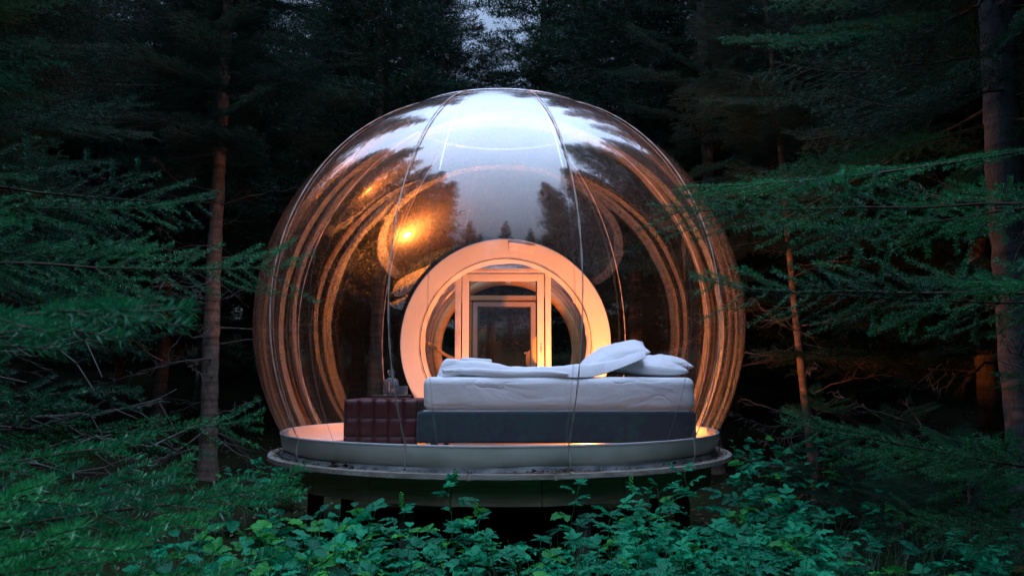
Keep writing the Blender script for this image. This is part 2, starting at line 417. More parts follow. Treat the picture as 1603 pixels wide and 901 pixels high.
def crease(m, scale=3.2, dist=0.012, strength=0.8, stretch=(1.0, 1.0, 1.6)):
    """creases of unironed cloth: thin ridges of a warped noise"""
    t = m.node_tree; n = t.nodes.new; l = t.links.new
    b = [q for q in t.nodes if q.type == 'BSDF_PRINCIPLED'][0]; old = [q for q in t.nodes if q.type == 'BUMP'][0]
    tcn = n('ShaderNodeTexCoord'); mp = n('ShaderNodeMapping'); mp.inputs['Scale'].default_value = stretch; mp.inputs['Rotation'].default_value = (0.2, 0.3, 0.5)
    a = n('ShaderNodeTexNoise'); a.inputs['Scale'].default_value = scale; a.inputs['Detail'].default_value = 3; a.inputs['Distortion'].default_value = 0.5; a.inputs['Roughness'].default_value = 0.42
    l(tcn.outputs['Object'], mp.inputs[0]); l(mp.outputs[0], a.inputs['Vector'])
    s1 = n('ShaderNodeMath'); s1.operation = 'SUBTRACT'; s1.inputs[1].default_value = 0.5; l(a.outputs['Fac'], s1.inputs[0])
    s2 = n('ShaderNodeMath'); s2.operation = 'ABSOLUTE'; l(s1.outputs[0], s2.inputs[0])
    s3 = n('ShaderNodeMath'); s3.operation = 'POWER'; s3.inputs[1].default_value = 0.6; l(s2.outputs[0], s3.inputs[0])
    bp = n('ShaderNodeBump'); bp.inputs['Strength'].default_value = strength; bp.inputs['Distance'].default_value = dist
    l(s3.outputs[0], bp.inputs['Height']); l(old.outputs[0], bp.inputs['Normal']); l(bp.outputs[0], b.inputs['Normal'])
crease(M_SHEET, 2.2, 0.032, 0.85, (0.8, 1.0, 2.2))
M_BASE = pbr('slate_bed_fabric', (0.032, 0.048, 0.066), 0.9, (0.052, 0.072, 0.094), 140, bump=0.5, bscale=420, sheen=0.3, spec=0.2)
M_LEATHER = pbr('burgundy_leather', (0.055, 0.007, 0.010), 0.40, (0.090, 0.013, 0.017), 7, bump=0.25, bscale=150, rough2=0.5)
M_TRAY = pbr('dark_tray', (0.05, 0.03, 0.02), 0.4, (0.09, 0.05, 0.035), 9)
M_ROPE = pbr('cord', (0.42, 0.40, 0.37), 0.8, (0.66, 0.63, 0.60), 40, bump=0.6, bscale=200)
M_STEEL = pbr('steel', (0.5, 0.5, 0.5), 0.35, metal=1.0)
M_LAMP = emit_mat('glowing_bulb', (1.0, 0.265, 0.045), 6600.0)
mg, tg, og = newmat('cut_glass')
gb = tg.nodes.new('ShaderNodeBsdfGlass'); gb.inputs['IOR'].default_value = 1.5; gb.inputs['Roughness'].default_value = 0.0
gb.inputs['Color'].default_value = (0.97, 0.97, 0.98, 1)
gd = tg.nodes.new('ShaderNodeBsdfTranslucent'); gd.inputs[0].default_value = (.9, .9, .92, 1); gf = tg.nodes.new('ShaderNodeBsdfDiffuse'); gf.inputs[0].default_value = (.8, .8, .82, 1)
g1 = tg.nodes.new('ShaderNodeMixShader'); g1.inputs[0].default_value = .5; g3 = tg.nodes.new('ShaderNodeMixShader'); g3.inputs[0].default_value = .14
tg.links.new(gd.outputs[0], g1.inputs[1]); tg.links.new(gf.outputs[0], g1.inputs[2]); tg.links.new(gb.outputs[0], g3.inputs[1]); tg.links.new(g1.outputs[0], g3.inputs[2])
tg.links.new(g3.outputs[0], og.inputs[0]); M_GLASS = mg

M_BARK_GREY = bark_mat('grey_spruce_bark', (0.024, 0.027, 0.031), (0.095, 0.102, 0.112))
M_BARK_WARM = bark_mat('lit_reddish_spruce_bark', (0.05, 0.038, 0.030), (0.20, 0.15, 0.12))  # reddish bark, lightened in colour for the light these trunks catch
# ------------------------------------------------------------------ ground
def gz(x, y):
    """height of the forest floor"""
    x = np.asarray(x, float); y = np.asarray(y, float)
    back = np.clip((y - 10.0) / 16.0, 0, 1)
    side = np.clip((np.abs(x) - 5.0) / 12.0, 0, 1)
    z = 3.0 * back ** 1.25 + 0.9 * side + 0.06 * fbm(x, y, s=0.9, oct=3) + 0.02 * fbm(x, y, s=4, oct=2, seed=3)
    return z
def gzf(x, y): return float(gz(x, y))
xs = np.concatenate([np.linspace(-400, -32, 24), np.linspace(-30, 30, 260), np.linspace(32, 400, 24)])
ys = np.concatenate([np.linspace(-400, -32, 24), np.linspace(-30, 40, 300), np.linspace(42, 400, 24)])
X, Y = np.meshgrid(xs, ys)
Z = gz(X, Y) + 0.015 * fbm(X, Y, s=11, oct=3, seed=5)
V = np.stack([X, Y, Z], -1).reshape(-1, 3)
nx, ny = len(xs), len(ys)
i = (np.arange(ny - 1)[:, None] * nx + np.arange(nx - 1)[None, :]).ravel()
gq = np.stack([i, i + 1, i + nx + 1, i + nx], -1)
g_o = link('ground', mesh_np('ground', V, quads=gq, smooth=True), None, M_GROUND)
tag(g_o, kind='structure', label='dark mossy forest floor sloping up behind the dome')

# ------------------------------------------------------------------ spruce boughs
def bough_segments(L_=1.0, droop=0.10, start=0.16, step=0.036, spread=0.42, seed=0, sub=True, ang=54):
    r = np.random.default_rng(seed)
    k = 15
    t = np.linspace(0, 1, k)
    yw = 0.02 * np.sin(t * 5 + seed) + r.normal(0, .004, k)
    main = np.stack([t * L_, yw * L_, (-droop * t ** 1.4 + droop * 0.75 * t ** 3.2) * L_], -1)
    mrad = 0.0062 * (1 - t) * L_ ** .6 + 0.0018
    def pm(u): return np.array([np.interp(u, t, main[:, a]) for a in range(3)])
    twigs = []   # (pts, rad)
    A, B = [], []
    def addline(p, q):
        A.append(p); B.append(q)
    for a, b in zip(range(k - 1), range(1, k)):
        if t[a] >= start * 1.3: addline(main[a], main[b])
    u = start; side = 1
    while u < 0.975:
        p0 = pm(u)
        ln = (spread * (1 - u) ** 0.75 * min(1.0, 0.45 + (u - start) * 3.2) + 0.055) * r.uniform(0.5, 1.25) * L_
        for sgn in (side, -side):
            if r.random() < 0.10: continue
            aa = math.radians(ang + r.uniform(-15, 13)) * sgn
            d = np.array([math.cos(aa), math.sin(aa), r.uniform(-0.16, 0.12)])
            pts = []
            m = 5
            bnd = -0.16 * sgn * r.uniform(-.3, 1.4); bnz = r.uniform(0, .16)
            for j in range(m):
                s_ = j / (m - 1)
                bend = np.array([0.26 * s_ * s_, bnd * s_ * s_, -0.20 * s_ * s_ + (0.05 + bnz) * s_ ** 3])
                pts.append(p0 + (d * s_ + bend) * ln)
            pts = np.array(pts)
            twigs.append((pts, np.linspace(0.0021, 0.0009, m)))
            for a in range(m - 1): addline(pts[a], pts[a + 1])
            if sub and ln > 0.10 * L_:
                q = 0.28; s2 = 1
                while q < 0.93:
                    pp = np.array([np.interp(q, np.linspace(0, 1, m), pts[:, c]) for c in range(3)])
                    l2 = ln * (1 - q) * 0.55 * r.uniform(0.7, 1.2) + 0.02 * L_
                    for sg in (s2, -s2):
                        if r.random() < 0.15: continue
                        a2 = aa + math.radians(44) * sg
                        d2 = np.array([math.cos(a2), math.sin(a2), r.uniform(-.2, .1)])
                        e = pp + d2 * l2
                        twigs.append((np.array([pp, e]), np.array([0.0011, 0.0007])))
                        addline(pp, e)
                    q += max(0.10, 0.042 * L_ / ln)
            side = -side
        u += step * r.uniform(0.8, 1.25)
    return (main, mrad), twigs, np.array(A), np.array(B)

def needles(A, B, dens, ln, wd, r, up=0.25, fwd=0.65):
    """triangular needles all round the twig segments A->B"""
    seg = B - A; sl = np.linalg.norm(seg, axis=1)
    cnt = r.poisson(sl * dens)
    idx = np.repeat(np.arange(len(A)), cnt)
    if len(idx) == 0: return np.zeros((0, 3)), np.zeros((0, 3), int)
    n = len(idx)
    d = seg[idx] / (sl[idx, None] + 1e-9)
    p = A[idx] + seg[idx] * r.random(n)[:, None]
    rv = r.normal(size=(n, 3)); rv[:, 2] = rv[:, 2] * 0.8 + up
    rv -= (rv * d).sum(1)[:, None] * d; rv /= np.linalg.norm(rv, axis=1, keepdims=True) + 1e-9
    dr = rv + d * (fwd + r.normal(0, .12, n))[:, None]; dr /= np.linalg.norm(dr, axis=1, keepdims=True)
    w = np.cross(dr, r.normal(size=(n, 3))); w /= np.linalg.norm(w, axis=1, keepdims=True) + 1e-9
    l_ = ln * r.uniform(0.75, 1.15, n)[:, None]
    V = np.empty((n * 4, 3))
    V[0::4] = p
    V[1::4] = p + dr * l_ * 0.45 + w * wd * 0.5
    V[2::4] = p + dr * l_
    V[3::4] = p + dr * l_ * 0.45 - w * wd * 0.5
    b = np.arange(n) * 4
    T = np.stack([b, b + 1, b + 2, b + 3], -1)
    return V, T

def make_bough(name, seed, dens, ln, wd, mats, droop=0.10, L_=1.0, sub=True, sides=4, raw=False, mr=1.0, spread=0.42, step=0.036, start=0.16, ang=54, up=0.3):
    r = np.random.default_rng(seed + 100)
    (main, mrad), twigs, A, B = bough_segments(L_, droop, seed=seed, sub=sub, spread=spread, step=step, start=start, ang=ang)
    paths = [(main, mrad * mr)]
    V1, Q1 = tube_np(paths, sides + 1)
    V2, Q2 = tube_np([t for t in twigs], 3)
    V3, Q3 = needles(A, B, dens, ln, wd, r, up=up)
    V = np.concatenate([V1, V2, V3]); 
    Q = np.concatenate([Q1, Q2 + len(V1), Q3 + len(V1) + len(V2)])
    mi = np.concatenate([np.zeros(len(Q1) + len(Q2), int), np.ones(len(Q3), int)])
    if raw: return V, Q, mi
    me = mesh_np(name, V, quads=Q, mat_q=mi)
    for m in mats: me.materials.append(m)
    me['nl'] = L_
    return me
def NL(me): return me.get('nl', 1.0)

HI = [make_bough('bough', 10 + s, 800, 0.017, 0.0020, (M_TWIG, M_ND), droop=0.08 + 0.05 * s, L_=1.4, step=.042, spread=.27, sides=3) for s in range(3)]
LONG = [make_bough('bough', 20 + s, 1050, 0.017, 0.0020, (M_TWIG, M_ND), droop=0.06 + 0.07 * s, L_=2.2, step=.026, spread=.13, start=.50, sides=3) for s in range(4)]
SPRIG = [make_bough('bough', 24 + s, 2300, 0.018, 0.0013, (M_TWIG, M_ND), droop=0.05, L_=1.5, step=.035, spread=.055, start=.78, sides=3, ang=40, mr=.4) for s in range(2)]
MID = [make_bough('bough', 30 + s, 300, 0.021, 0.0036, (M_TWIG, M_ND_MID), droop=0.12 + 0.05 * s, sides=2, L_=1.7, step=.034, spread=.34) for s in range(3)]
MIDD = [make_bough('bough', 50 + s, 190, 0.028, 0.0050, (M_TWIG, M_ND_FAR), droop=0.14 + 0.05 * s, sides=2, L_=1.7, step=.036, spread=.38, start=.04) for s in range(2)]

def dead_mesh(seed):
    """bare dead branch, unit length along +x, with side twigs"""
    r = np.random.default_rng(seed)
    k = 12; t = np.linspace(0, 1, k)
    main = np.stack([t, 0.05 * np.sin(t * 6 + seed) + 0.02 * r.normal(size=k) * t, -0.20 * t + 0.16 * t ** 2.5 + 0.02 * r.normal(size=k) * t], -1)
    paths = [(main, 0.0075 * (1 - t) + 0.0016)]
    for j in range(13):
        u = r.uniform(0.15, 0.97); p0 = np.array([np.interp(u, t, main[:, c]) for c in range(3)])
        a = math.radians(r.uniform(25, 70)) * r.choice([-1, 1]); l_ = r.uniform(0.10, 0.38) * (1.1 - u)
        d = np.array([math.cos(a), math.sin(a), r.uniform(-.4, .3)])
        pts = np.array([p0 + d * l_ * s + np.array([0.05 * s * s, 0, -0.08 * s * s * r.uniform(-.3, 1)]) for s in np.linspace(0, 1, 5)])
        paths.append((pts, np.linspace(0.003, 0.0009, 5)))
        for q in range(2):
            p1 = pts[2 + q]; a2 = a + math.radians(r.uniform(-60, 60)); l2 = l_ * 0.4
            paths.append((np.array([p1, p1 + l2 * np.array([math.cos(a2), math.sin(a2), r.uniform(-.5, .3)])]), np.array([0.0016, 0.0007])))
    V, Q = tube_np(paths, 4)
    me = mesh_np('dead_branch', V, quads=Q, smooth=True); me.materials.append(M_DEAD)
    return me
DEAD = [dead_mesh(s) for s in range(4)]

def trunk_mesh(h, r0, seed, lean=(0, 0), sides=14, bark=None):
    r = np.random.default_rng(seed)
    k = int(max(20, h * 9)); t = np.linspace(0, 1, k)
    z = t * h - 0.25
    rad = r0 * (1 - t) ** 0.9 * 0.92 + 0.006 + r0 * 0.45 * np.exp(-np.maximum(z + 0.05, 0) * 5.5)
    ph = (z / 0.42) % 1.0
    rad = rad * (1 + 0.07 * np.exp(-((ph - .5) / .10) ** 2)) * (1 + 0.02 * r.normal(size=k))
    cx = lean[0] * t * h + 0.02 * np.sin(z * .9 + seed); cyy = lean[1] * t * h + 0.02 * np.cos(z * 1.1 + seed)
    th = np.arange(sides) * 2 * PI / sides
    rr = rad[:, None] * (1 + 0.035 * r.normal(size=(k, sides)))
    V = np.stack([cx[:, None] + rr * np.cos(th), cyy[:, None] + rr * np.sin(th), np.repeat(z[:, None], sides, 1)], -1).reshape(-1, 3)
    i = np.arange(k - 1)[:, None] * sides; j = np.arange(sides)[None, :]
    Q = np.stack([i + j, i + (j + 1) % sides, i + sides + (j + 1) % sides, i + sides + j], -1).reshape(-1, 4)
    me = mesh_np('trunk', V, quads=Q, smooth=True); me.materials.append(bark or M_BARK)
    return me

def rot_bough(az, pitch, roll): return Euler((roll, -pitch, az), 'XYZ')

def spruce(x, y, h, r0, z0, rad, label, group=None, meshes=MID, seed=0, lean=(0, 0), whorl=0.42, per=6, dead=(0, 0), azlim=None, top=None, name='spruce_tree', keep=None, bark=None):
    """near or middle-distance spruce: trunk, every bough and dead branch its own part"""
    r = random.Random(seed)
    g0 = gzf(x, y)
    t = empty(name, (x, y, g0)); tag(t, label, 'tree', group)
    link('trunk', trunk_mesh(h, r0, seed, lean, bark=bark), t)
    z = z0; hh = top or h
    while z < hh - min(0.3, h * 0.08):
        f = (h - z) / (h - min(z0, h * 0.25))
        f = min(1.0, f)
        Lb = rad * (f ** 0.8) * 0.95 + 0.12
        nb = per if Lb > 0.8 else 5
        a0 = r.uniform(0, 2 * PI)
        for q in range(nb):
            a = a0 + q * 2 * PI / nb + r.uniform(-.25, .25)
            zz = z + r.uniform(-.12, .12)
            Lq = Lb * r.uniform(0.75, 1.15)
            if keep and not keep(x + math.cos(a) * Lq, y + math.sin(a) * Lq, g0 + zz, Lq): continue
            me = r.choice(meshes)
            pit = math.radians(r.uniform(-16, 4) + (1 - f) * 38)
            tt = zz / h
            ob = link('bough', me, t); ob.location = (lean[0] * tt * h, lean[1] * tt * h, zz)
            ob.rotation_euler = rot_bough(a, pit, r.uniform(-.65, .65)); Lq /= NL(me); ob.scale = (Lq, Lq * r.uniform(.9, 1.15), Lq)
        z += whorl * (0.55 + 0.45 * f) * r.uniform(.85, 1.15)
    # dead lower branches
    for q in range(dead[0]):
        zz = r.uniform(0.35, max(z0 + dead[1], 0.6)); a = r.uniform(0, 2 * PI)
        ob = link('dead_branch', r.choice(DEAD), t)
        tt = zz / h
        ob.location = (lean[0] * tt * h, lean[1] * tt * h, zz); Lq = r.uniform(0.6, 1.0) * rad * 0.85
        ob.rotation_euler = rot_bough(a, math.radians(r.uniform(-15, 20)), r.uniform(-1, 1)); ob.scale = (Lq, Lq, Lq)
    return t

def bough_to(t, tip, z_root, me, roll=0.0, name='bough'):
    """one bough from tree t's trunk, reaching the world point tip"""
    base = Vector((0, 0, z_root)); tl = Vector(tip) - t.location
    d = tl - base; Lq = d.length
    a = math.atan2(d.y, d.x); p = math.asin(max(-1, min(1, d.z / Lq)))
    o = link(name, me, t)
    o.location = base; Lq /= NL(me); o.rotation_euler = rot_bough(a, p, roll); o.scale = (Lq, Lq, Lq)
    return o

# crowns of the farther trees: one joined mesh each, three kinds shared by copies
def crown_mesh(seed, h=12.0, z0=2.0, rad=1.9, dens=60, ln=0.070, wd=0.012, per=6, whorl=0.42):
    r = np.random.default_rng(seed)
    raws = [make_bough('x', 70 + s, dens, ln, wd, None, droop=0.16 + .04 * s, raw=True, sides=2, sub=False, step=0.05, spread=0.46, start=.04) for s in range(3)]
    Vs, Qs, Ms = [], [], []; base = 0
    z = z0
    while z < h - 0.1:
        f = min(1.0, (h - z) / (h - z0))
        Lb = rad * f ** 0.75 + 0.15
        a0 = r.uniform(0, 2 * PI)
        for q in range(per):
            a = a0 + q * 2 * PI / per + r.uniform(-.3, .3); Lq = Lb * r.uniform(.7, 1.18)
            V, Q, M_ = raws[r.integers(3)]
            R = np.array(rot_bough(a, math.radians(r.uniform(-20, 2) + (1 - f) * 42), r.uniform(-.4, .4)).to_matrix())
            Vw = (V * Lq) @ R.T + np.array([0, 0, z + r.uniform(-.14, .14)])
            Vs.append(Vw); Qs.append(Q + base); Ms.append(M_); base += len(V)
        z += whorl * (0.5 + 0.5 * f) * r.uniform(.8, 1.2)
    me = mesh_np('crown', np.concatenate(Vs), quads=np.concatenate(Qs), mat_q=np.concatenate(Ms))
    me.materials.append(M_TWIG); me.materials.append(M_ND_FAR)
    return me
CROWN = [crown_mesh(1), crown_mesh(2, z0=1.2, rad=2.1), crown_mesh(3, z0=3.4, rad=1.8)]
FTRUNK = [trunk_mesh(12, 0.13, 60 + s, sides=9) for s in range(3)]

def far_spruce(x, y, s, v, label, group=None, rz=0.0, cat='tree', zs=1.0):
    t = empty('spruce_tree', (x, y, gzf(x, y)), rz); tag(t, label, cat, group)
    o = link('trunk', FTRUNK[v], t); o.scale = (s, s, s * zs)
    o = link('crown', CROWN[v], t); o.scale = (s, s, s * zs)
    return t
# ------------------------------------------------------------------ the bubble
BX, BY = -0.098, 6.75           # centre of the dome in plan
BZ = CAMZ + 0.475               # height of the sphere's centre
R = 2.0
RIMZ = BZ - 0.882; RR = 1.765   # where the clear film meets the white base
DECKZ = RIMZ - 0.165            # top of the wooden deck
FLZ = DECKZ + 0.012
TX, TZ = 0.03, -0.085           # tunnel axis, from the sphere's centre
ZS = 0.957

def sph(th, z):
    """point of the dome's skin at longitude th (0 = towards +x) and height z from the sphere's centre"""
    zz = z / ZS if z > 0 else z
    r = math.sqrt(max(0.0, R * R - zz * zz))
    return Vector((r * math.cos(th), r * math.sin(th), z))

dome = empty('bubble_tent', (BX, BY, DECKZ))
tag(dome, 'clear inflatable bubble tent with a white base and rear tunnel on a round deck', 'bubble tent')
C_OFF = Vector((0, 0, BZ - DECKZ))

NG = 14
TH0 = math.radians(-90 + 360 / NG / 2 + 1.0)
CAPZ = math.sqrt(R * R - 0.80 ** 2) * ZS
tn = Vector((TX, 1.665, TZ)).normalized()
PLN = 1.665          # the opening's plane, distance from the centre

def skin_patch(name, th_a, th_b, lo, hi, nu, nv, mat, off=0.0):
    """piece of the dome skin between two longitudes and two polar angles, clipped by the tunnel opening"""
    bm = bmesh.new(); grid = []
    for j in range(nv + 1):
        row = []
        ph = lo + (hi - lo) * j / nv
        for i_ in range(nu + 1):
            th = th_a + (th_b - th_a) * i_ / nu
            r_ = R + off
            z = r_ * math.sin(ph); rr = r_ * math.cos(ph)
            if z < 0: rr *= 1 - .0168 * (z / .882) ** 2
            row.append(bm.verts.new((rr * math.cos(th), rr * math.sin(th), z * (ZS if z > 0 else 1))))
        grid.append(row)
    for j in range(nv):
        for i_ in range(nu):
            bm.faces.new((grid[j][i_], grid[j][i_ + 1], grid[j + 1][i_ + 1], grid[j + 1][i_]))
    bmesh.ops.remove_doubles(bm, verts=bm.verts, dist=1e-5)
    bmesh.ops.bisect_plane(bm, geom=bm.verts[:] + bm.edges[:] + bm.faces[:], plane_co=tn * PLN, plane_no=tn, clear_outer=True)
    if not bm.faces: bm.free(); return None
    me = bm_mesh(name, bm, smooth=True)
    nrm = []
    for v in me.vertices:
        c = v.co; k = 1.0 if c.z <= 0 else 1.0 / (ZS * ZS)
        q = Vector((c.x, c.y, c.z * k)).normalized(); nrm.append(q)
    me.normals_split_custom_set_from_vertices(nrm)
    o = link(name, me, dome, mat); o.location = C_OFF
    return o
PH_LO = -math.asin(0.882 / R); PH_HI = math.asin(CAPZ / ZS / R)
for g_ in range(NG):
    a = TH0 + g_ * 2 * PI / NG
    skin_patch('film_panel', a, a + 2 * PI / NG, PH_LO, PH_HI, 12, 44, M_FILM)
skin_patch('film_panel', 0, 2 * PI, PH_HI, PI / 2 - 1e-4, 72, 12, M_FILM)
sw = 0.0032
for g_ in range(NG):
    a = TH0 + g_ * 2 * PI / NG
    skin_patch('seam', a - sw, a + sw, PH_LO, PH_HI, 1, 44, M_SEAM, off=0.003)
skin_patch('seam', 0, 2 * PI, PH_HI - 0.005, PH_HI + 0.005, 72, 1, M_SEAM, off=0.005)

# white base: outer skirt, rim bead, inner wall, groundsheet flap
def ring_np(prof, n=120, wob=0.0, seed=0):
    th = np.arange(n) * 2 * PI / n
    rows = []
    for k, (r_, z) in enumerate(prof):
        w = 1 + wob * (fbm(np.cos(th) * 3, np.sin(th) * 3, s=2.0, oct=3, seed=seed + 0.3 * k)) * (0.3 if k in (0,) else 1)
        rows.append(np.stack([r_ * w * np.cos(th), r_ * w * np.sin(th), np.full(n, z) + wob * 1.2 * fbm(np.cos(th) * 4, np.sin(th) * 4, s=2, seed=9)], -1))
    V = np.concatenate(rows); m = len(prof)
    i_ = np.arange(m - 1)[:, None] * n; j = np.arange(n)[None, :]
    Q = np.stack([i_ + j, i_ + (j + 1) % n, i_ + n + (j + 1) % n, i_ + n + j], -1).reshape(-1, 4)
    return V, Q
rz = RIMZ - DECKZ
V, Q = ring_np([(RR + .004, rz), (RR + .002, rz * .75), (RR - .012, rz * .5), (RR - .03, rz * .28), (RR - .045, 0.035), (RR - .03, 0.008)], wob=0.0022)
link('skirt', mesh_np('skirt', V, quads=Q, smooth=True), dome, M_SKIRT)
V, Q = ring_np([(RR - .026, 0.034), (RR - .018, 0.022), (RR - .012, 0.010), (RR - .002, 0.006), (RR + .008, 0.005)], wob=0.006, seed=4)
link('groundsheet_flap', mesh_np('groundsheet_flap', V, quads=Q, smooth=True), dome, M_FLAP)
V, Q = ring_np([(RR - .008, rz + .001), (RR - .012, rz * .6), (RR - .03, rz * .3), (RR - .06, 0.02)], wob=0.0015)
link('inner_wall', mesh_np('inner_wall', V, quads=Q, smooth=True), dome, M_INNER)
V, Q = ring_np([(RR + .006, rz - .006), (RR + .008, rz + .004), (RR, rz + .009), (RR - .010, rz + .004), (RR - .010, rz - .006)], wob=0.0006)
link('rim_bead', mesh_np('rim_bead', V, quads=Q, smooth=True), dome, M_INNER)
bm = lathe([(RR - .065, 0.004), (RR - .065, 0.012)], 96)
link('tent_floor', bm_mesh('tent_floor', bm), dome, M_FLOOR)

# hold-down cords, each of two twisted strands over the dome to an eye bolt on the deck
def cord(th_deg, z_top=0.0):
    th = math.radians(th_deg)
    pts = []
    hi = math.asin(min(1, CAPZ / ZS / R)) 
    n = 90
    for k in range(n + 1):
        ph = hi + (PH_LO - hi) * k / n
        z = (R + .012) * math.sin(ph); rr = (R + .012) * math.cos(ph)
        tw = 0.012 * math.sin(ph * 3 + th_deg)
        if z < 0: rr *= 1 - .0168 * (z / .882) ** 2
        pts.append(Vector((rr * math.cos(th + tw * .6), rr * math.sin(th + tw * .6), z * (ZS if z > 0 else 1))) + C_OFF)
    end = Vector(((RR + .01) * math.cos(th), (RR + .01) * math.sin(th), 0.02))
    last = pts[-1]
    for k in range(1, 9): pts.append(last.lerp(end, k / 8) + Vector((math.cos(th), math.sin(th), 0)) * 0.012 * math.sin(k / 8 * PI))
    P0 = np.array([tuple(p) for p in pts])
    cc = empty('hold_down_cord'); cc.parent = dome
    tdir = np.array([-math.sin(th), math.cos(th), 0.0])
    ln = np.concatenate([[0], np.cumsum(np.linalg.norm(np.diff(P0, axis=0), axis=1))])
    s_new = np.linspace(0, ln[-1], 170)
    Pn = np.stack([np.interp(s_new, ln, P0[:, c]) for c in range(3)], -1)
    out = Pn - np.array([0, 0, C_OFF.z]); out /= np.linalg.norm(out, axis=1, keepdims=True)
    for k in range(2):
        phs = s_new * 16 + k * PI
        Q_ = Pn + 0.0036 * (np.cos(phs)[:, None] * tdir + 0.6 * np.sin(phs)[:, None] * out)
        V, Q = tube_np([(Q_, np.full(len(Q_), 0.0025))], 5)
        link('strand', mesh_np('strand', V, quads=Q, smooth=True), cc, M_ROPE)
    bm = bmesh.new()
    add_box(bm, end + Vector((math.cos(th), math.sin(th), 0)) * .03 - Vector((0, 0, .012)), (0.03, 0.03, 0.006), .002)
    link('anchor_plate', bm_mesh('anchor_plate', bm), cc, M_STEEL)
for dg in (-90 - 52, -90 - 18.7, -90 + 15, -90 + 49.5, -90 + 108, 90 + 38.5, 90 - 39.5, -90 - 110): cord(dg)
V, Q = ring_np([((0.80 + .010) + .006 * math.cos(a_), .006 * math.sin(a_)) for a_ in np.linspace(0, 2 * PI, 7)], n=90)
o = link('crown_ring_cord', mesh_np('crown_ring_cord', V, quads=Q, smooth=True), dome, M_SEAM); o.location = C_OFF + Vector((0, 0, CAPZ + .004))

# ------------------------------------------------------------------ rear tunnel with two glazed doors (parts of the tent)
TCX, TCZ = TX * 1.0, C_OFF.z + TZ         # tunnel axis in tent coordinates
Y0 = 1.655; R_OUT = 1.105
def ty(prof, name, mat, n=128, wob=0.0, seed=0, smooth=True):
    """surface of revolution round the tunnel axis; profile of (radius, y)"""
    th = np.arange(n) * 2 * PI / n; rows = []
    for k, (r_, y) in enumerate(prof):
        w = 1 + wob * fbm(np.cos(th) * 3 + 0.7 * k, np.sin(th) * 3, s=2.6, oct=4, seed=seed)
        yy = y + wob * 0.5 * fbm(np.cos(th) * 5, np.sin(th) * 5 + k, s=3, oct=3, seed=seed + 2)
        rows.append(np.stack([TCX + r_ * w * np.cos(th), np.full(n, 0.0) + yy, TCZ + r_ * w * np.sin(th)], -1))
    V = np.concatenate(rows); m = len(prof)
    V[:, 2] = np.maximum(V[:, 2], 0.006)
    i_ = np.arange(m - 1)[:, None] * n; j = np.arange(n)[None, :]
    Q = np.stack([i_ + j, i_ + (j + 1) % n, i_ + n + (j + 1) % n, i_ + n + j], -1).reshape(-1, 4)
    me = mesh_np(name, V, quads=Q, smooth=smooth)
    return link(name, me, dome, mat)
ty([(R_OUT + .004, Y0 - .010), (R_OUT, Y0 - .014), (R_OUT - .008, Y0 - .010), (1.02, Y0 + .022), (0.95, Y0 + .052), (0.925, Y0 + .064)], 'tunnel_collar', M_RING, wob=0.0006)
ty([(0.925, Y0 + .064), (0.900, Y0 + .09), (0.875, Y0 + .12), (0.868, Y0 + .16)], 'tunnel_cuff', M_CUFF, wob=0.006, seed=3)
ty([(0.905, Y0 + .062), (0.912, Y0 + .066), (0.905, Y0 + .07)], 'cuff_seam', M_GASKET, wob=0.002, seed=3)
ty([(R_OUT + .004, Y0 - .012)] + [(0.94, Y0 + .10 + 1.62 * k / 8) for k in range(9)], 'tunnel_film', M_FILM2, wob=0.002, seed=6)
YF = 3.50                                 # far bulkhead
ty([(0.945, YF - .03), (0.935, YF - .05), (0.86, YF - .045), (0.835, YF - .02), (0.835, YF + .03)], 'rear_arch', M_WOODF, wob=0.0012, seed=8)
ty([(0.952, 2.62), (0.942, 2.60), (0.90, 2.60), (0.89, 2.64), (0.90, 2.67), (0.952, 2.66)], 'middle_arch', M_FILM2, wob=0.001, seed=8)
# far dome of the exit lobby
# front bulkhead: door jamb, lintel and glazed door
YD = 8.60 - BY
def fx(px, d): return (px - CX) / FPX * d / math.cos(PITCH) * 1.0 - BX
def zz(py, d): return P(801, py, d).z - DECKZ
def bar(name, x0, x1, z0, z1, y0, y1, mat, parent=dome, bev=0.006):
    return box_obj(name, ((x0 + x1) / 2, (y0 + y1) / 2, (z0 + z1) / 2), (x1 - x0, y1 - y0, z1 - z0), mat, parent, bev)
def XP(px, d): return P(px, 500, d).x - BX
d1 = 8.60
zt = zz(429, d1)
bar('door_jamb', XP(712.5, d1), XP(721.5, d1), .02, zz(427, d1), YD - .03, YD + .07, M_CUFF)
bar('door_jamb', XP(853.5, d1), XP(862.5, d1), .02, zz(427, d1), YD - .03, YD + .07, M_FRAME)
bar('lintel', XP(716, d1), XP(862, d1), zz(427, d1) + .002, zz(420.5, d1), YD - .045, YD + .06, M_CUFF)
bm = bmesh.new()
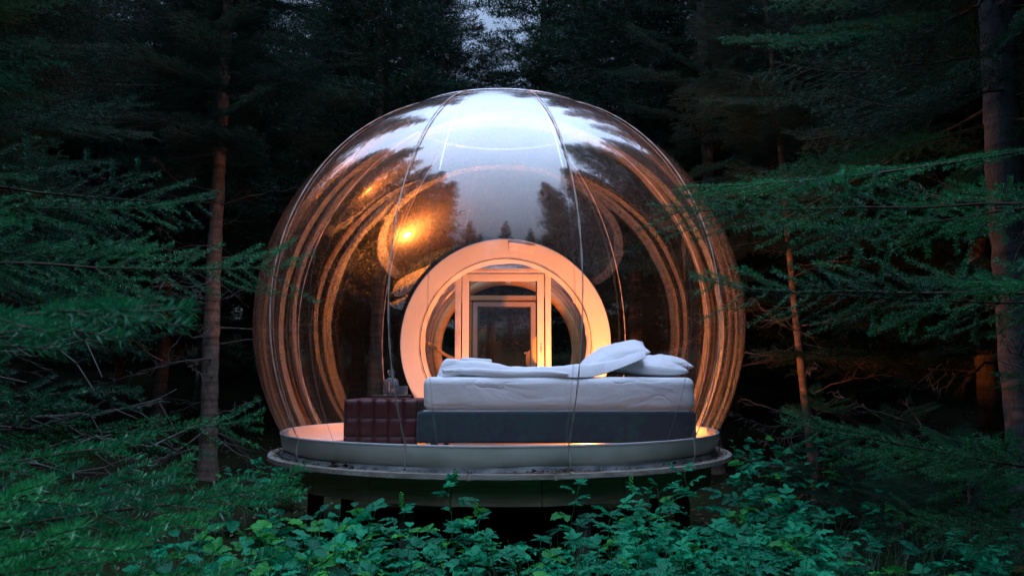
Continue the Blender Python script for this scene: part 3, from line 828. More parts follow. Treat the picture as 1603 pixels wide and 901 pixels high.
def door(name, xl, xr, zb, ztop, y, w, depth, mat, pane_mat):
    dd = empty(name, ((xl + xr) / 2, y, zb)); dd.parent = dome
    W_ = xr - xl; H_ = ztop - zb
    def b(nm, cx_, cz_, sx, sz, sy=depth, yy=0, m=mat):
        return box_obj(nm, (cx_, yy, cz_), (sx, sy, sz), m, dd, 0.005)
    b('stile', -W_ / 2 + w / 2, H_ / 2, w, H_); b('stile', W_ / 2 - w / 2, H_ / 2, w, H_)
    b('rail', 0, H_ - w / 2, W_ - 2 * w - .002, w); b('rail', 0, w / 2, W_ - 2 * w - .002, w)
    b('gasket', -W_ / 2 + w + .006, H_ / 2, .012, H_ - 2 * w, depth * .6, 0.004, M_GASKET)
    b('gasket', W_ / 2 - w - .006, H_ / 2, .012, H_ - 2 * w, depth * .6, 0.004, M_GASKET)
    p_ = mesh_np('pane', np.array([[-W_ / 2 + w, 0, w], [W_ / 2 - w, 0, w], [W_ / 2 - w, 0, H_ - w], [-W_ / 2 + w, 0, H_ - w]]), quads=[[0, 1, 2, 3]])
    link('pane', p_, dd, pane_mat)
    return dd
D1 = door('glazed_door', XP(723.5, d1), XP(851.5, d1), .03, zt, YD + .02, 0.073, .06, M_FRAME, M_PANE)
d2 = BY + YF
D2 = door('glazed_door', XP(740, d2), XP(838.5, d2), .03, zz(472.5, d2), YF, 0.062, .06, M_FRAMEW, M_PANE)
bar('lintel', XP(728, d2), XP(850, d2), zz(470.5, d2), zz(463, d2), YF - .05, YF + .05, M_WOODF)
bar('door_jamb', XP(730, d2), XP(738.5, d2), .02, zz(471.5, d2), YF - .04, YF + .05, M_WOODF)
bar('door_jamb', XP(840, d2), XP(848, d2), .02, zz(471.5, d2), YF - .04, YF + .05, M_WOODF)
# lever handles with rounded back plates
def guard(dd, px0, px1, py0, py1, d, tip):
    """rounded orange guard plate standing out from the stile's inner edge"""
    x0_, x1_ = XP(px0, d) - dd.location.x, XP(px1, d) - dd.location.x
    z1_, z0_ = zz(py0, d) - .03, zz(py1, d) - .03
    w_ = x1_ - x0_; h_ = z1_ - z0_
    out_ = [(x1_, z0_), (x0_ + .45 * w_, z0_ + .14 * h_), (x0_ + .05 * w_, z0_ + .24 * h_), (x0_, z0_ + .38 * h_), (x0_ + .06 * w_, z0_ + .75 * h_), (x0_ + .25 * w_, z0_ + .86 * h_), (x1_ - .1 * w_, z1_ - .02 * h_), (x1_, z1_)]
    bm = bmesh.new()
    f_ = bm.faces.new([bm.verts.new((x, -.012, z)) for x, z in out_])
    e_ = bmesh.ops.extrude_face_region(bm, geom=[f_])
    for v in e_['geom']:
        if isinstance(v, bmesh.types.BMVert): v.co.y += .02
    bmesh.ops.recalc_face_normals(bm, faces=bm.faces)
    link('handle_guard', bm_mesh('handle_guard', bm), dd, M_WOODF)
    if tip:
        V, Q = tube_np([(np.array([[x0_ + .01, -.01, z1_ - .05], [x0_ - .012, -.02, z1_ - .052], [x0_ - .022, -.02, z1_ - .055]]), np.array([.009, .009, .006]))], 8)
        link('latch', mesh_np('latch', V, quads=Q, smooth=True), dd, M_BRASS)
guard(D1, 833.5, 842, 523, 573, d1, False)
guard(D2, 823, 832, 546, 578, d2, True)
# the small vertical sticker on the door stile
stk = box_obj('sticker', (XP(846, d1) - D1.location.x + .004, -.0325, zz(545, d1) - .03), (.036, .002, .16), M_FRAME, D1, 0)
bm = bmesh.new()
sx_, sz_ = XP(846, d1) - D1.location.x + .004, zz(545, d1) - .03
tri = [bm.verts.new(p) for p in ((sx_ - .010, -.0342, sz_ + .058), (sx_ + .010, -.0342, sz_ + .050), (sx_ - .006, -.0342, sz_ + .042))]; bm.faces.new(tri)
for k, (w_, h_) in enumerate(((.014, .010), (.012, .007), (.015, .011), (.013, .006), (.015, .010), (.010, .006))):
    add_box(bm, (sx_, -.0342, sz_ + .026 - k * .0125), (w_, .0006, h_))
add_box(bm, (sx_, -.0342, sz_ - .062), (.010, .0006, .006))
so = link('sticker_marks', bm_mesh('sticker_marks', bm), D1, M_BLACK); so['kind'] = 'stuff'
# taped clear patch at the top of the collar
bm = bmesh.new()
for (u0, u1, w0, w1) in ((-.14, .14, 0, 1),):
    n_ = 10; rows = []
    for j in range(3):
        rr = 0.985 + .042 * j
        rows.append([bm.verts.new((TCX + rr * math.sin(.17 + (k / n_ - .5) * .27), Y0 + .035 - .022 * j - .012 + .003 * math.sin(k * 2 + j), TCZ + rr * math.cos(.17 + (k / n_ - .5) * .27))) for k in range(n_ + 1)])
    for j in range(2):
        for k in range(n_): bm.faces.new((rows[j][k], rows[j][k + 1], rows[j + 1][k + 1], rows[j + 1][k]))
link('vent_patch', bm_mesh('vent_patch', bm, True), dome, M_CUFF)
# taped tabs round the inner edge
for an, rr_, s_ in ((62, .90, .09), (118, .90, .08), (8, .89, .07), (30, .885, .07), (150, .885, .07)):
    a_ = math.radians(an)
    o = box_obj('tape_tab', (TCX + rr_ * math.cos(a_), Y0 + .15, TCZ + rr_ * math.sin(a_)), (s_, .004, .05), M_CUFF, dome, .001)
    o.rotation_euler = (0.1, -a_ + PI / 2 + rnd.uniform(-.3, .3), 0)
# slack diagonal strap inside the lobby, left
V, Q = tube_np([(np.array([[TCX - .86, Y0 + .3, TCZ + .02], [TCX - .7, Y0 + .8, TCZ - .10], [TCX - .62, YF - .3, TCZ - .14]]), np.array([.018, .018, .018]))], 6)
link('strap', mesh_np('strap', V, quads=Q, smooth=True), dome, M_WOODF)
# hook on the rear arch
o = box_obj('hook', (TCX + .02, YF - .07, TCZ + .89), (.07, .03, .09), M_FRAME, dome, .01)
# tunnel floor
box_obj('tunnel_floor', (TCX, (Y0 + YF) / 2, .012), (1.5, YF - Y0 + .25, .012), M_FLOOR, dome, .002)

# ------------------------------------------------------------------ round deck: planks, fascia boards, posts
deck = empty('round_deck', (BX, BY, DECKZ)); tag(deck, 'round weathered plank deck on posts under the clear dome', 'deck')
DR = 1.846; pw = 0.118; gap = 0.007
k = 0; yk = -DR
while yk < DR:
    y0_, y1_ = yk, min(yk + pw, DR)
    # front edge planks follow the round outline; the ends are cut to the arc
    pts = []
    m_ = 7
    for s in range(m_):
        yy = y0_ + (y1_ - y0_) * s / (m_ - 1); pts.append((math.sqrt(max(0, DR * DR - yy * yy)) + rnd.uniform(-.003, .003), yy))
    bm = bmesh.new()
    dz = rnd.uniform(-.003, .002)
    loop = [(x_, y_) for x_, y_ in pts] + [(-x_, y_) for x_, y_ in pts[::-1]]
    up = [bm.verts.new((x_, y_, dz)) for x_, y_ in loop if True]
    lo_ = [bm.verts.new((x_, y_, dz - .032)) for x_, y_ in loop]
    if pts[0][0] < 1e-6 + .003: pass
    bm.faces.new(up); bm.faces.new(lo_[::-1])
    nn = len(loop)
    for q in range(nn): bm.faces.new((up[q], lo_[q], lo_[(q + 1) % nn], up[(q + 1) % nn]))
    bmesh.ops.recalc_face_normals(bm, faces=bm.faces)
    link('plank', bm_mesh('plank', bm), deck, M_PLANK)
    yk += pw + gap
# outer edging: short curved boards round the rim, as in the front of the deck
NS = 22
for q in range(NS):
    a0 = q * 2 * PI / NS + .06; a1 = a0 + 2 * PI / NS - .009
    bm = bmesh.new(); m_ = 5; vin, vout = [], []
    dz = .0045 + rnd.uniform(0, .003); ro = DR + .012 + rnd.uniform(-.004, .004); ri = DR - .055
    for z_ in (dz, dz - .03):
        vin.append([bm.verts.new((ri * math.cos(a0 + (a1 - a0) * s / m_), ri * math.sin(a0 + (a1 - a0) * s / m_), z_ )) for s in range(m_ + 1)])
        vout.append([bm.verts.new((ro * math.cos(a0 + (a1 - a0) * s / m_), ro * math.sin(a0 + (a1 - a0) * s / m_), z_)) for s in range(m_ + 1)])
    if True:
        for s in range(m_):
            bm.faces.new((vin[0][s], vin[0][s + 1], vout[0][s + 1], vout[0][s]))
            bm.faces.new((vin[1][s], vout[1][s], vout[1][s + 1], vin[1][s + 1]))
            bm.faces.new((vout[0][s], vout[0][s + 1], vout[1][s + 1], vout[1][s]))
            bm.faces.new((vin[0][s], vin[1][s], vin[1][s + 1], vin[0][s + 1]))
        bm.faces.new((vin[0][0], vout[0][0], vout[1][0], vin[1][0])); bm.faces.new((vin[0][-1], vin[1][-1], vout[1][-1], vout[0][-1]))
    bmesh.ops.recalc_face_normals(bm, faces=bm.faces)
    bmesh.ops.translate(bm, verts=bm.verts, vec=(0, 0, .0))
    link('edging_board', bm_mesh('edging_board', bm), deck, M_PLANK)
# fascia: flat boards set back under the edge
FR = 1.71; NF = 19; off = math.radians(-90) - 0.5 * 2 * PI / NF + .0
for q in range(NF):
    a0 = off + q * 2 * PI / NF; a1 = a0 + 2 * PI / NF
    p0 = Vector((FR * math.cos(a0), FR * math.sin(a0), 0)); p1 = Vector((FR * math.cos(a1), FR * math.sin(a1), 0))
    mid = (p0 + p1) / 2; ln = (p1 - p0).length - .004
    o = box_obj('fascia_board', mid + Vector((0, 0, -.036 - .085)), (ln, .028, .17), M_FASCIA, deck, .003)
    o.rotation_euler = (0, 0, math.atan2((p1 - p0).y, (p1 - p0).x))
    bm = bmesh.new()
    for sx in (-1, 1):
        for sz in (-.05, .05):
            for v in bmesh.ops.create_cone(bm, cap_ends=True, segments=8, radius1=.006, radius2=.004, depth=.006)['verts']:
                v.co = Vector((v.co.x + sx * (ln / 2 - .035), -v.co.z - .016, v.co.y + sz))
    sc_ = link('screw', bm_mesh('screw', bm), o, M_STEEL); sc_['kind'] = 'stuff'
for q in range(8):
    a0 = math.radians(-90 + 22 + q * 45); x_, y_ = 1.5 * math.cos(a0), 1.5 * math.sin(a0)
    zb = gzf(BX + x_, BY + y_) - DECKZ - .2
    box_obj('post', (x_, y_, (zb - .04) / 2), (.10, .10, -.04 - zb), M_POST, deck, .004)
for q in range(5):
    x_ = -1.2 + q * .6
    hl = math.sqrt(1.55 ** 2 - x_ * x_)
    box_obj('joist', (x_, 0, -.034 - .07), (.05, 2 * hl, .14), M_POST, deck, .003)
# walkway behind, under the tunnel
wk = empty('rear_walkway', (BX + TX, BY + 2.9, DECKZ)); tag(wk, 'plank walkway under the tunnel behind the dome', 'walkway')
for q in range(15):
    box_obj('plank', (0, -1.0 + .125 * q + .03, -.018), (1.9, .118, .032), M_PLANK, wk, .002)
for sx in (-.85, .85):
    for sy in (-.7, .8):
        zb = gzf(BX + TX + sx, BY + 2.9 + sy) - DECKZ - .2
        box_obj('post', (sx, sy, (zb - .036) / 2), (.10, .10, max(.05, -.036 - zb)), M_POST, wk, .004)

# ------------------------------------------------------------------ bed
XB0, XB1 = P(652, 640, 5.84).x, P(1090, 640, 5.84).x
YB0, YB1 = 5.84, 7.18
bed = empty('bed', ((XB0 + XB1) / 2, (YB0 + YB1) / 2, DECKZ)); tag(bed, 'bed with slate blue base and white mattress inside the clear dome', 'bed')
bw, bd = XB1 - XB0, YB1 - YB0
def soft_box(name, sx, sy, sz, rad, amp, mat, parent, loc, seed=0, cuts=34, puff=0.0, wr=None):
    """rounded, slightly wrinkled box grown from a subdivided cube"""
    bm = bmesh.new(); bmesh.ops.create_cube(bm, size=2.0)
    bmesh.ops.subdivide_edges(bm, edges=bm.edges[:], cuts=cuts, use_grid_fill=True)
    me = bm_mesh(name, bm, True)
    n_ = len(me.vertices); co = np.empty(n_ * 3, np.float32); me.vertices.foreach_get('co', co); co = co.reshape(-1, 3).astype(float)
    h = np.array([sx, sy, sz]) / 2
    # denser spacing towards the edges, then round the corners
    c2 = np.sign(co) * (1 - (1 - np.abs(co)) ** 1.35)
    p = c2 * h
    inner = np.clip(p, -(h - rad), h - rad); dlt = p - inner; ln = np.linalg.norm(dlt, axis=1, keepdims=True)
    p = np.where(ln > 1e-9, inner + dlt / np.maximum(ln, 1e-9) * rad, p)
    nrm = p - inner * 0.98; nrm /= np.linalg.norm(nrm, axis=1, keepdims=True) + 1e-9
    if puff: p[:, 2] += puff * np.sign(p[:, 2]) * (1 - c2[:, 0] ** 2) * (1 - c2[:, 1] ** 2)
    w = fbm(p[:, 0] * 1.2, p[:, 1] + p[:, 2] * 2.2, 0.3 * seed, s=3.2, oct=5, seed=seed)
    p += nrm * (amp * w)[:, None]
    if wr is not None: p = wr(p)
    me.vertices.foreach_set('co', p.astype(np.float32).ravel()); me.update()
    o = link(name, me, parent, mat); o.location = loc
    return o
z_b0 = zz(694, 5.84); z_b1 = zz(643.5, 5.84); z_m1 = zz(591, 5.84)
soft_box('bed_base', bw, bd, z_b1 - z_b0, .022, .0012, M_BASE, bed, (0, 0, (z_b0 + z_b1) / 2), seed=2)
def mat_wr(p):
    # the fitted sheet pulls in a little at the bottom edge, with faint creases
    t = (p[:, 2] / .12)
    p[:, 1] += np.where(p[:, 1] < 0, -1, 1) * .006 * (1 - t * t)
    p[:, 1] += .0022 * np.sin(p[:, 0] * 23 + 5 * p[:, 2] * np.sin(p[:, 0] * 3)) * np.exp(-((p[:, 2] + .11) / .05) ** 2)
    return p
soft_box('mattress', bw - .045, bd - .02, z_m1 - z_b1 + .006, .055, .0035, M_SHEET, bed, (.022, -.008, (z_b1 + z_m1) / 2 + .003), seed=5, cuts=60, wr=mat_wr)
V, Q = tube_np([(np.array([[-bw / 2 + .05, -bd / 2 + .02, z_b1 + .002], [bw / 2 - .05, -bd / 2 + .02, z_b1 + .002]]), np.array([.006, .006]))], 6)
link('piping', mesh_np('piping', V, quads=Q, smooth=True), bed, M_SHEET)
for sx in (-1, 1):
    for sy in (-1, 1):
        bm = lathe([(.022, 0.012), (.026, .03), (.03, z_b0 + .004)], 14)
        o = link('leg', bm_mesh('leg', bm, True), bed, M_TRAY); o.location = (sx * (bw / 2 - .12), sy * (bd / 2 - .12), 0)
# duvet folded in half, its soft rolled edge towards the foot of the bed
def wpos(px, py, d): return P(px, py, d)
mz = DECKZ + z_m1
def pillow(name, sx, sy, sz, loc, rot, label, seed, group='white pillows on the bed'):
    n_ = 44; u = np.linspace(-1, 1, n_); U, Vv = np.meshgrid(u, u)
    e = np.maximum(0, (1 - np.abs(U) ** 2.4)) ** .48 * np.maximum(0, (1 - np.abs(Vv) ** 2.4)) ** .48
    pin = 1 - .10 * (np.abs(U) ** 2) * 0 - .0
    X_ = U * sx / 2 * (1 - .07 * (1 - Vv ** 2) * np.abs(U) ** 3 * 0 - .06 * (1 - np.abs(Vv)) * np.abs(U) ** 4)
    Y_ = Vv * sy / 2 * (1 - .06 * (1 - np.abs(U)) * np.abs(Vv) ** 4)
    wrk = .010 * fbm(U * 2, Vv * 2, s=2.2, oct=5, seed=seed) * e
    sag = .02 * np.sin(U * 1.7 + seed)
    top = np.stack([X_, Y_, e * sz * .62 + wrk + sag], -1).reshape(-1, 3)
    bot = np.stack([X_, Y_, -e * sz * .38 - wrk * .4 + sag], -1).reshape(-1, 3)
    i_ = np.arange(n_ - 1)[:, None] * n_; j = np.arange(n_ - 1)[None, :]
    q = np.stack([i_ + j, i_ + j + 1, i_ + n_ + j + 1, i_ + n_ + j], -1).reshape(-1, 4)
    me = mesh_np(name, np.concatenate([top, bot]), quads=np.concatenate([q, q[:, ::-1] + n_ * n_]), smooth=True)
    bm = bmesh.new(); bm.from_mesh(me); bmesh.ops.remove_doubles(bm, verts=bm.verts, dist=1e-4); bm.to_mesh(me); bm.free()
    me.polygons.foreach_set('use_smooth', np.ones(len(me.polygons), dtype=bool))
    o = link(name, me, None, M_SHEET); o.location = loc; o.rotation_euler = rot
    tag(o, label, 'pillow', group)
    return o
pf = wpos(1012, 573, 6.15)
pillow('pillow', .66, .46, .145, (pf.x - .03, 6.20, mz + .062), (0.03, -.03, -.06), 'white pillow lying flat at the head of the bed, nearer the front', 3)
pb = wpos(968, 558, 6.45)
pillow('pillow', .55, .44, .12, (pb.x - .05, 6.34, mz + .155), (math.radians(14), math.radians(-20), -.10), 'white pillow propped up at a slant behind the flat pillow', 8)
pillow('pillow', .62, .46, .15, (pb.x + .34, 6.86, mz + .08), (0.02, -.05, .05), 'white pillow lying flat at the head of the bed, nearer the tunnel', 14)

def duvet():
    # profile in x (length) with two folded layers; extruded in y with folds
    nx_, ny_ = 110, 40
    x0 = wpos(688, 578, 5.95).x; x1 = wpos(1014, 570, 5.95).x
    L_ = x1 - x0
    s = np.linspace(0, 1, nx_); yv = np.linspace(0, 1, ny_)
    S, Yv = np.meshgrid(s, yv)
    th = .105 * (1 - .28 * np.clip((S - .08) / .5, 0, 1)) + .012 * np.sin(S * 9 + 1)          # thickness along the bed
    rise = .15 * np.clip((S - .72) / .28, 0, 1) ** 1.3 * 1.0                                 # climbs on to the pillow
    front = 0.02 + .035 * np.sin(S * 6 + .5) + .02 * np.sin(S * 17)                            # wavy front edge
    def round_(t): return np.sqrt(np.clip(1 - (1 - np.clip(t / .06, 0, 1)) ** 2, 0, 1))
    ed = round_(Yv * 1.0) * round_((1 - Yv)) * round_(S * 1.6) * round_((1 - S) * 2.2)
    w = fbm(S * 4.4, Yv * 2, s=1.7, oct=5, seed=4) * .015 + .010 * np.sin((S * 2.0 + Yv * .5) * 13 + 2 * np.sin(Yv * 5)) * np.clip(1 - S * 1.1, .25, 1)
    tail = 1 - .25 * np.clip((S - .70) / .3, 0, 1)
    X_ = x0 + S * L_ - .02 * (1 - ed)
    Y_ = 5.875 + front + Yv * (1.16)
    Zt = mz + .004 + rise + ed * (th * tail + w)
    Zb = mz + .004 + rise * (1 - .0) * np.where(S > .72, 1, 1) + .0 * ed
    top = np.stack([X_, Y_, Zt], -1).reshape(-1, 3); bot = np.stack([X_, Y_, np.minimum(Zb, Zt - .001)], -1).reshape(-1, 3)
    i_ = np.arange(ny_ - 1)[:, None] * nx_; j = np.arange(nx_ - 1)[None, :]
    q = np.stack([i_ + j, i_ + j + 1, i_ + nx_ + j + 1, i_ + nx_ + j], -1).reshape(-1, 4)
    n0 = nx_ * ny_
    me = mesh_np('duvet', np.concatenate([top, bot]), quads=np.concatenate([q, q[:, ::-1] + n0]), smooth=True)
    o = link('duvet', me, None, M_SHEET)
    tag(o, 'white duvet folded back in a soft roll along the mattress', 'duvet')
    # sub fold: a second layer tucked under the front, seen as a crease line
    pts = [];
    for k_ in range(60):
        s_ = k_ / 59; x_ = x0 + .03 + s_ * L_ * .60
        pts.append((x_, 5.868 + .035 * math.sin(s_ * .6 * 6 + .5) + .02 * math.sin(s_ * .6 * 17) + .012, mz + .045 - .022 * s_ + .006 * math.sin(s_ * 9)))
    rad = .030 * np.sin(np.linspace(0.25, PI, 60)) ** .5 + .002
    V, Q = tube_np([(np.array(pts), rad)], 12)
    f_ = link('turned_edge', mesh_np('turned_edge', V, quads=Q, smooth=True), o, M_SHEET)
    return o, x0
dv, dx0 = duvet()
# loose top fold of a blanket at the foot
tf = soft_box('folded_sheet', .24, .30, .035, .014, .003, M_SHEET, None, (dx0 + .25, 6.35, mz + .135), seed=9, cuts=14)
tf.rotation_euler = (0, .05, .1)
tag(tf, 'small folded white sheet lying on the foot end of the duvet', 'sheet')

# ------------------------------------------------------------------ tufted ottoman
OX0, OX1 = P(538, 650, 6.02).x, XB0 - .012
OY0 = 6.02; OD = .62
oz0 = FLZ + .004; oz1 = DECKZ + zz(625.5, 6.02)
ott = empty('ottoman', ((OX0 + OX1) / 2, OY0 + OD / 2, oz0)); tag(ott, 'burgundy leather tufted ottoman at the foot of the bed', 'ottoman')
ow = OX1 - OX0; oh = oz1 - oz0
box_obj('body', (0, 0, oh / 2), (ow - .03, OD - .03, oh - .03), M_LEATHER, ott, .01)
nX, nZ, nY = 5, 3, 6
def tuft_mesh(w, h):
    n_ = 9; u = np.linspace(-1, 1, n_); U, Vv = np.meshgrid(u, u)
    e = (1 - np.abs(U) ** 3.5) * (1 - np.abs(Vv) ** 3.5)
    V = np.stack([U * w / 2 * .985, -.013 * np.sqrt(np.maximum(e, 0)) + .005, Vv * h / 2 * .985], -1).reshape(-1, 3)
    i_ = np.arange(n_ - 1)[:, None] * n_; j = np.arange(n_ - 1)[None, :]
    q = np.stack([i_ + j, i_ + j + 1, i_ + n_ + j + 1, i_ + n_ + j], -1).reshape(-1, 4)
    me = mesh_np('tufted_square', V, quads=q, smooth=True); me.materials.append(M_LEATHER); return me
tm = tuft_mesh(ow / nX, oh / nZ); ts = tuft_mesh(OD / nY, oh / nZ); tt_ = tuft_mesh(ow / nX, OD / nY)
for i_ in range(nX):
    for k in range(nZ):
        o = link('tufted_square', tm, ott); o.location = (-ow / 2 + (i_ + .5) * ow / nX, -OD / 2 + .004, (k + .5) * oh / nZ)
    for k in range(nY):
        o = link('tufted_square', tt_, ott); o.location = (-ow / 2 + (i_ + .5) * ow / nX, -OD / 2 + (k + .5) * OD / nY, oh - .004); o.rotation_euler = (-PI / 2, 0, 0)
for j in range(nY):
    for k in range(nZ):
        for sx in (-1, 1):
            o = link('tufted_square', ts, ott); o.location = (sx * (ow / 2 - .004), -OD / 2 + (j + .5) * OD / nY, (k + .5) * oh / nZ); o.rotation_euler = (0, 0, sx * PI / 2)
# tray, decanter, tumbler
tyc = P(614, 625, 6.2); tz = oz1 + .012
bm = bmesh.new(); add_box(bm, (0, 0, .005), (.29, .21, .010), .003)
for sx, sy, a_, b_ in ((0, -.1, .29, .012), (0, .1, .29, .012), (-.139, 0, .012, .188), (.139, 0, .012, .188)): add_box(bm, (sx, sy, .015), (a_, b_, .012), .002)
tr_ = link('tray', bm_mesh('tray', bm), None, M_TRAY); tr_.location = (tyc.x, 6.2, tz); tr_.rotation_euler = (0, 0, .12)
tag(tr_, 'dark brown serving tray lying on the burgundy ottoman', 'tray')
dcx = P(612, 600, 6.18).x
dec = empty('decanter', (dcx, 6.18, tz + .0105)); tag(dec, 'cut glass decanter with square stopper standing on the dark tray', 'decanter')
bm = bmesh.new()
def sq_ring(w, z, cut=.25):
    c = w * cut; h = w
    return [bm.verts.new(p + (z,)) for p in ((h, -h + c), (h, h - c), (h - c, h), (-h + c, h), (-h, h - c), (-h, -h + c), (-h + c, -h), (h - c, -h))]
prof = [(.052, 0), (.055, .006), (.0555, .05), (.054, .06), (.053, .115), (.048, .128), (.028, .138), (.016, .146), (.0155, .158), (.022, .164)]
rows = [sq_ring(w, z) for w, z in prof]
inn = [(.018, .164), (.0115, .156), (.012, .147), (.022, .134), (.042, .122), (.046, .110), (.047, .03), (.040, .016)]
rows += [sq_ring(w, z) for w, z in inn]
for a_, b_ in zip(rows, rows[1:]):
    for q in range(8): bm.faces.new((a_[q], a_[(q + 1) % 8], b_[(q + 1) % 8], b_[q]))
bm.faces.new(rows[0][::-1]); bm.faces.new(rows[-1])
# vertical flutes cut in the sides
bmesh.ops.recalc_face_normals(bm, faces=bm.faces)
es = [e for e in bm.edges if abs(e.verts[0].co.z - e.verts[1].co.z) < .001 and .0 < e.verts[0].co.z < .12 and e.calc_length() > .05]
r_ = bmesh.ops.subdivide_edges(bm, edges=es, cuts=9)
for v in bm.verts:
    m_ = max(abs(v.co.x), abs(v.co.y))
    if .05 < m_ and .008 < v.co.z < .12:
        t_ = v.co.y if abs(v.co.x) > abs(v.co.y) else v.co.x
        if abs(t_) < .037 and int(round((t_ + .05) / .0083)) % 2 == 0: v.co.x *= .93; v.co.y *= .93
dbo = link('body', bm_mesh('body', bm), dec, M_GLASS)
bm = bmesh.new(); add_box(bm, (0, 0, .187), (.052, .052, .032), .006); 
for v in bmesh.ops.create_cone(bm, cap_ends=True, segments=16, radius1=.010, radius2=.012, depth=.032)['verts']: v.co.z += .1555
link('stopper', bm_mesh('stopper', bm), dec, M_GLASS)
dec.rotation_euler = (0, 0, .25)
bm = lathe([(.030, 0), (.034, .004), (.037, .08), (.034, .08), (.031, .014), (.004, .012)], 20)
tb = link('tumbler', bm_mesh('tumbler', bm), None, M_GLASS); tb.location = (P(631, 615, 6.16).x, 6.16, tz + .0105)
tag(tb, 'small cut glass tumbler beside the decanter on the tray', 'glass')

# ------------------------------------------------------------------ table lamp behind the bed
LX, LY, LZ = .82 + BX, BY + .99, BZ - .93
lamp = empty('floor_lamp', (LX, LY, FLZ)); tag(lamp, 'small floor lamp with a bare glowing orange bulb behind the bed', 'lamp')
zb_ = LZ - FLZ
bm = lathe([(.05, 0), (.05, .012), (.012, .02), (.010, max(.03, zb_ - .05)), (.018, max(.035, zb_ - .045))], 20); link('base', bm_mesh('base', bm, False), lamp, M_BRASS)
bm = bmesh.new(); bmesh.ops.create_uvsphere(bm, u_segments=20, v_segments=12, radius=.035)
o = link('bulb', bm_mesh('bulb', bm, True), lamp, M_LAMP); o.location = (0, 0, zb_)

# ------------------------------------------------------------------ trees
def keep_view(x, y, z, Lq):
    return True
# near trees whose boughs reach into the view
tA = spruce(-3.6, 2.3, 11.5, .15, 2.9, 1.5, 'tall spruce nearest on the left, its boughs reaching in front of the dome', meshes=HI, seed=3, top=4.6, per=7)
for q in range(1):
    pass
o = link('crown', CROWN[0], tA); o.location = (0, 0, 3.4); o.scale = (.75, .75, .68)
tB = spruce(4.0, 2.9, 11.5, .15, 1.9, 1.6, 'tall spruce nearest on the right, low green boughs beside the dome', meshes=HI, seed=5, top=4.8, per=7)
o = link('crown', CROWN[1], tB); o.location = (0, 0, 2.6); o.scale = (.9, .9, .8)
# boughs that hang in front of the dome and across the lower left corner
tips = [((478, 398, 3.6), 1.75, 0), ((285, 300, 3.6), 2.0, 1), ((412, 598, 3.3), 1.30, 2), ((150, 500, 3.0), 1.45, 0), ((110, 330, 3.3), 1.9, 3),
        ((330, 275, 3.9), 2.3, 3), ((225, 575, 3.0), 1.25, 1), ((240, 360, 3.5), 1.9, 2), ((60, 240, 3.2), 2.3, 2)]
for (px, py, d), zr, k in tips: bough_to(tA, P(px, py, d), zr, LONG[k], roll=rnd.uniform(-.9, .9))
young = empty('young_spruce', (-2.45, 1.35, gzf(-2.45, 1.35))); tag(young, 'young spruce with long fresh needles across the lower left corner', 'tree')
yt = trunk_mesh(2.1, .035, 77); link('trunk', yt, young)
tips2 = [((470, 755, 1.9), .95, 0), ((210, 690, 1.7), 1.05, 1), ((60, 735, 1.35), 1.0, 2), ((330, 800, 1.75), .85, 1), ((230, 850, 1.5), .75, 0), ((110, 800, 1.3), .9, 2),
         ((60, 880, 1.2), .75, 1), ((360, 880, 1.7), .7, 2), ((20, 840, 1.5), .85, 0), ((300, 740, 2.1), 1.0, 0), ((150, 760, 2.0), .95, 2), ((250, 900, 1.6), .6, 1)]
for (px, py, d), zr, k in [((268, 447, 1.0), 1.42, 0), ((50, 487, .95), 1.34, 0)]: bough_to(young, P(px, py, d), zr, SPRIG[k])
BR = [make_bough('bough', 90 + s, 1000, 0.024, 0.0022, (M_TWIG, M_ND_NEW), droop=.03 + .03 * s, sub=True, spread=.085, L_=1.7, start=.4, step=.034, ang=44, up=.75) for s in range(4)]
for (px, py, d), zr, k in tips2: bough_to(young, P(px, py, d), zr, BR[k], roll=rnd.uniform(-.5, .5))
for q in range(14):
    a_ = rnd.uniform(0, 2 * PI)
    o = link('bough', BR[q % 4], young); s_ = rnd.uniform(.35, .6); zq = .5 + 1.4 * q / 14; s_ *= (1.3 - zq / 2.1) / 1.5
    o.location = (0, 0, zq); o.rotation_euler = rot_bough(a_, .25, rnd.uniform(-.3, .3)); o.scale = (s_,) * 3
tipsR = [((1022, 322, 3.9), 2.1, 0), ((1085, 425, 3.8), 1.9, 1), ((1180, 300, 3.9), 2.3, 2), ((1260, 440, 3.6), 1.7, 0), ((1420, 390, 3.3), 2.0, 2),
         ((1060, 260, 4.4), 2.6, 1), ((1500, 430, 3.2), 1.8, 0), ((1230, 640, 4.0), 1.0, 2), ((1340, 700, 3.9), .95, 0), ((1450, 800, 3.5), .9, 1),
         ((1580, 700, 3.3), .9, 2), ((1560, 560, 3.4), 1.3, 1), ((1390, 760, 3.7), .8, 2)]
for (px, py, d), zr, k in tipsR: bough_to(tB, P(px, py, d), zr, LONG[k], roll=rnd.uniform(-.9, .9))

